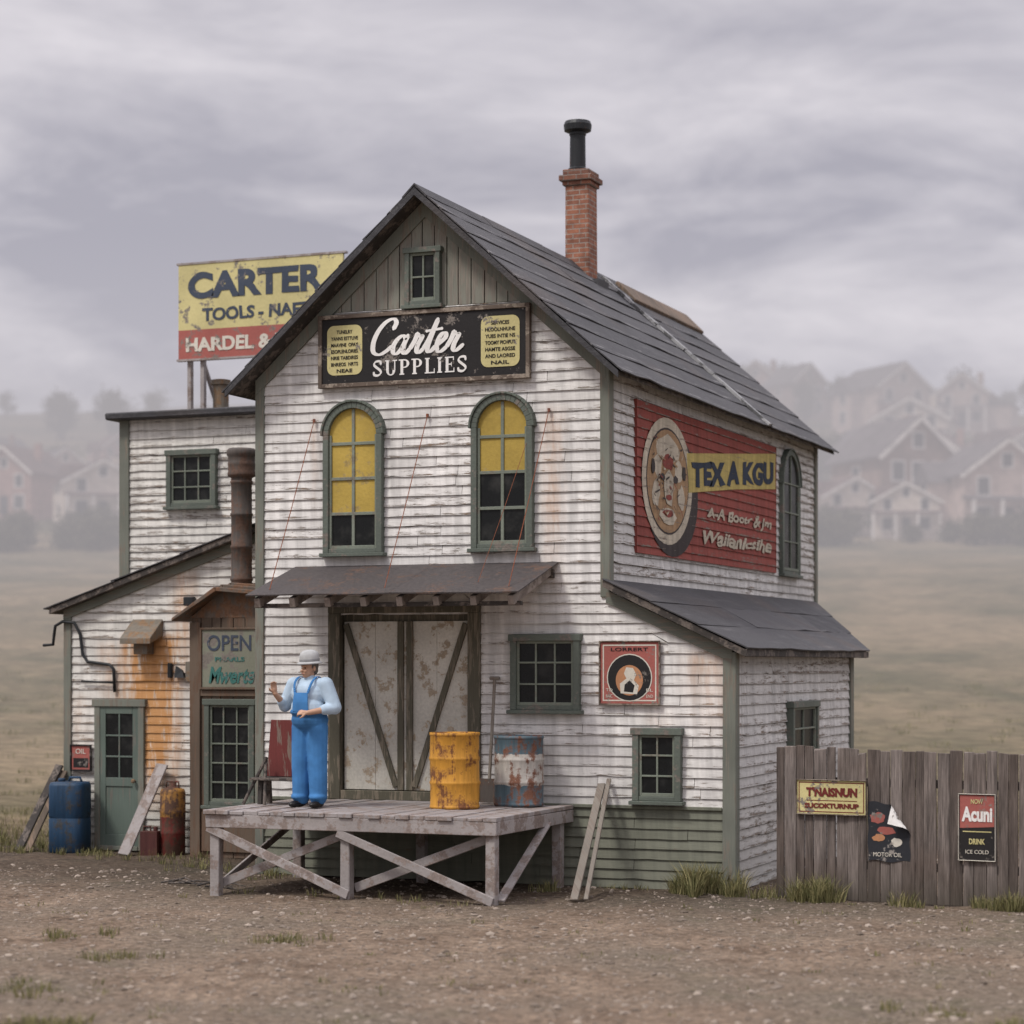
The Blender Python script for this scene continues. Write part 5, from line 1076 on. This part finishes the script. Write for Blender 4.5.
for _ in range(30):
    px=rt.choice((rt.uniform(-10,130),rt.uniform(815,1040))); TS.append((3,rt.uniform(138,150),px,rt.uniform(.3,.65)))
for (k,s,px,sc) in TS:
    if k in used: r=copy_tree(tp_[k])
    else: used.add(k); r=tp_[k]
    shrub=(k==3); r.name='shrub' if shrub else 'tree'; r['category']='shrub' if shrub else 'tree'
    place(r,s,px,rt.uniform(0,360),sc,'low dark shrub at the edge of the misty field' if shrub else 'leafy tree fading into mist between houses','shrubs along the field edge' if shrub else 'trees on the misty hillside')
# ================================================================= origin settling + parenting
for ob in list(COL.objects):
    if ob.parent is None and ob.type=='MESH' and not ob.get('placed') and not ob.get('kind'):
        co=np.array([v.co[:] for v in ob.data.vertices]); lo,hi=co.min(0),co.max(0); c=Vector(((lo[0]+hi[0])/2,(lo[1]+hi[1])/2,lo[2])); ob.data.transform(Matrix.Translation(-c)); ob.location=c
for ob in COL.objects:
    if ob.parent:
        r=ob
        while r.parent: r=r.parent
        if r.type=='EMPTY' and not r.get('placed') and ob.parent==r: ob.matrix_parent_inverse=Matrix.Translation(-r.location)
for ob in COL.objects:
    if 'placed' in ob: del ob['placed']
# ================================================================= WORLD, LIGHT, CAMERA
Wd=NT('World',world=True); scene.world=Wd.m
sky=Wd.n('ShaderNodeTexSky',sky_type='NISHITA'); sky.sun_disc=False; sky.sun_elevation=math.radians(50); sky.sun_rotation=math.radians(205); sky.dust_density=4
g=Wd.n('ShaderNodeTexCoord').outputs['Generated']; o=Wd.sep(g)
zz=Wd.math('ADD',Wd.math('MAXIMUM',o[2],0.),.24); v=Wd.vec(Wd.math('DIVIDE',o[0],zz),Wd.math('DIVIDE',o[1],zz),Wd.math('MULTIPLY',o[2],5.))
c1=Wd.noise(v,1.5,5,.52,.45); c2=Wd.noise(v,3.6,6,.62,.4); cm=Wd.math('ADD',Wd.math('MULTIPLY',c1,.62),Wd.math('MULTIPLY',c2,.38))
col=Wd.mix(Wd.ramp(cm,.41,.60),(.425,.412,.47),(.75,.715,.755))
hz=Wd.ramp(o[2],.19,.08); col=Wd.mix(Wd.math('MULTIPLY',hz,.65),col,(.60,.57,.605))
hz2=Wd.ramp(o[2],.135,.095); col=Wd.mix(Wd.math('MULTIPLY',hz2,.6),col,(.50,.475,.50))
up=Wd.ramp(o[2],.30,.85,1.,2.7); col=Wd.mul(col,up)
b1_=Wd.n('ShaderNodeBackground'); Wd.l(col,b1_.inputs[0]); b1_.inputs[1].default_value=.98
b2_=Wd.n('ShaderNodeBackground'); Wd.l(sky.outputs[0],b2_.inputs[0]); b2_.inputs[1].default_value=.005
ad=Wd.n('ShaderNodeAddShader'); Wd.l(b1_.outputs[0],ad.inputs[0]); Wd.l(b2_.outputs[0],ad.inputs[1]); Wd.l(ad.outputs[0],Wd.out.inputs[0])
sun=bpy.data.lights.new('sun','SUN'); sun.energy=2.1; sun.angle=math.radians(10); sun.color=(1,.965,.91); so_=bpy.data.objects.new('sun',sun); COL.objects.link(so_)
sd=Vector((-.35,-.62,1.0)).normalized(); so_.rotation_euler=sd.to_track_quat('Z','Y').to_euler(); so_.location=(-10,-20,20)
cam=bpy.data.cameras.new('camera'); cam.lens=77.6; cam.sensor_width=36; cam.shift_y=.149; cam.clip_end=2000; cam.clip_start=.5
cam.dof.use_dof=True; cam.dof.focus_distance=25.6; cam.dof.aperture_fstop=1.0
co_=bpy.data.objects.new('camera',cam); COL.objects.link(co_); co_.location=CAM; co_.rotation_euler=(math.pi/2,0,math.radians(21.87)); scene.camera=co_
scene.view_settings.view_transform='Standard'; scene.view_settings.look='None'; scene.view_settings.exposure=0
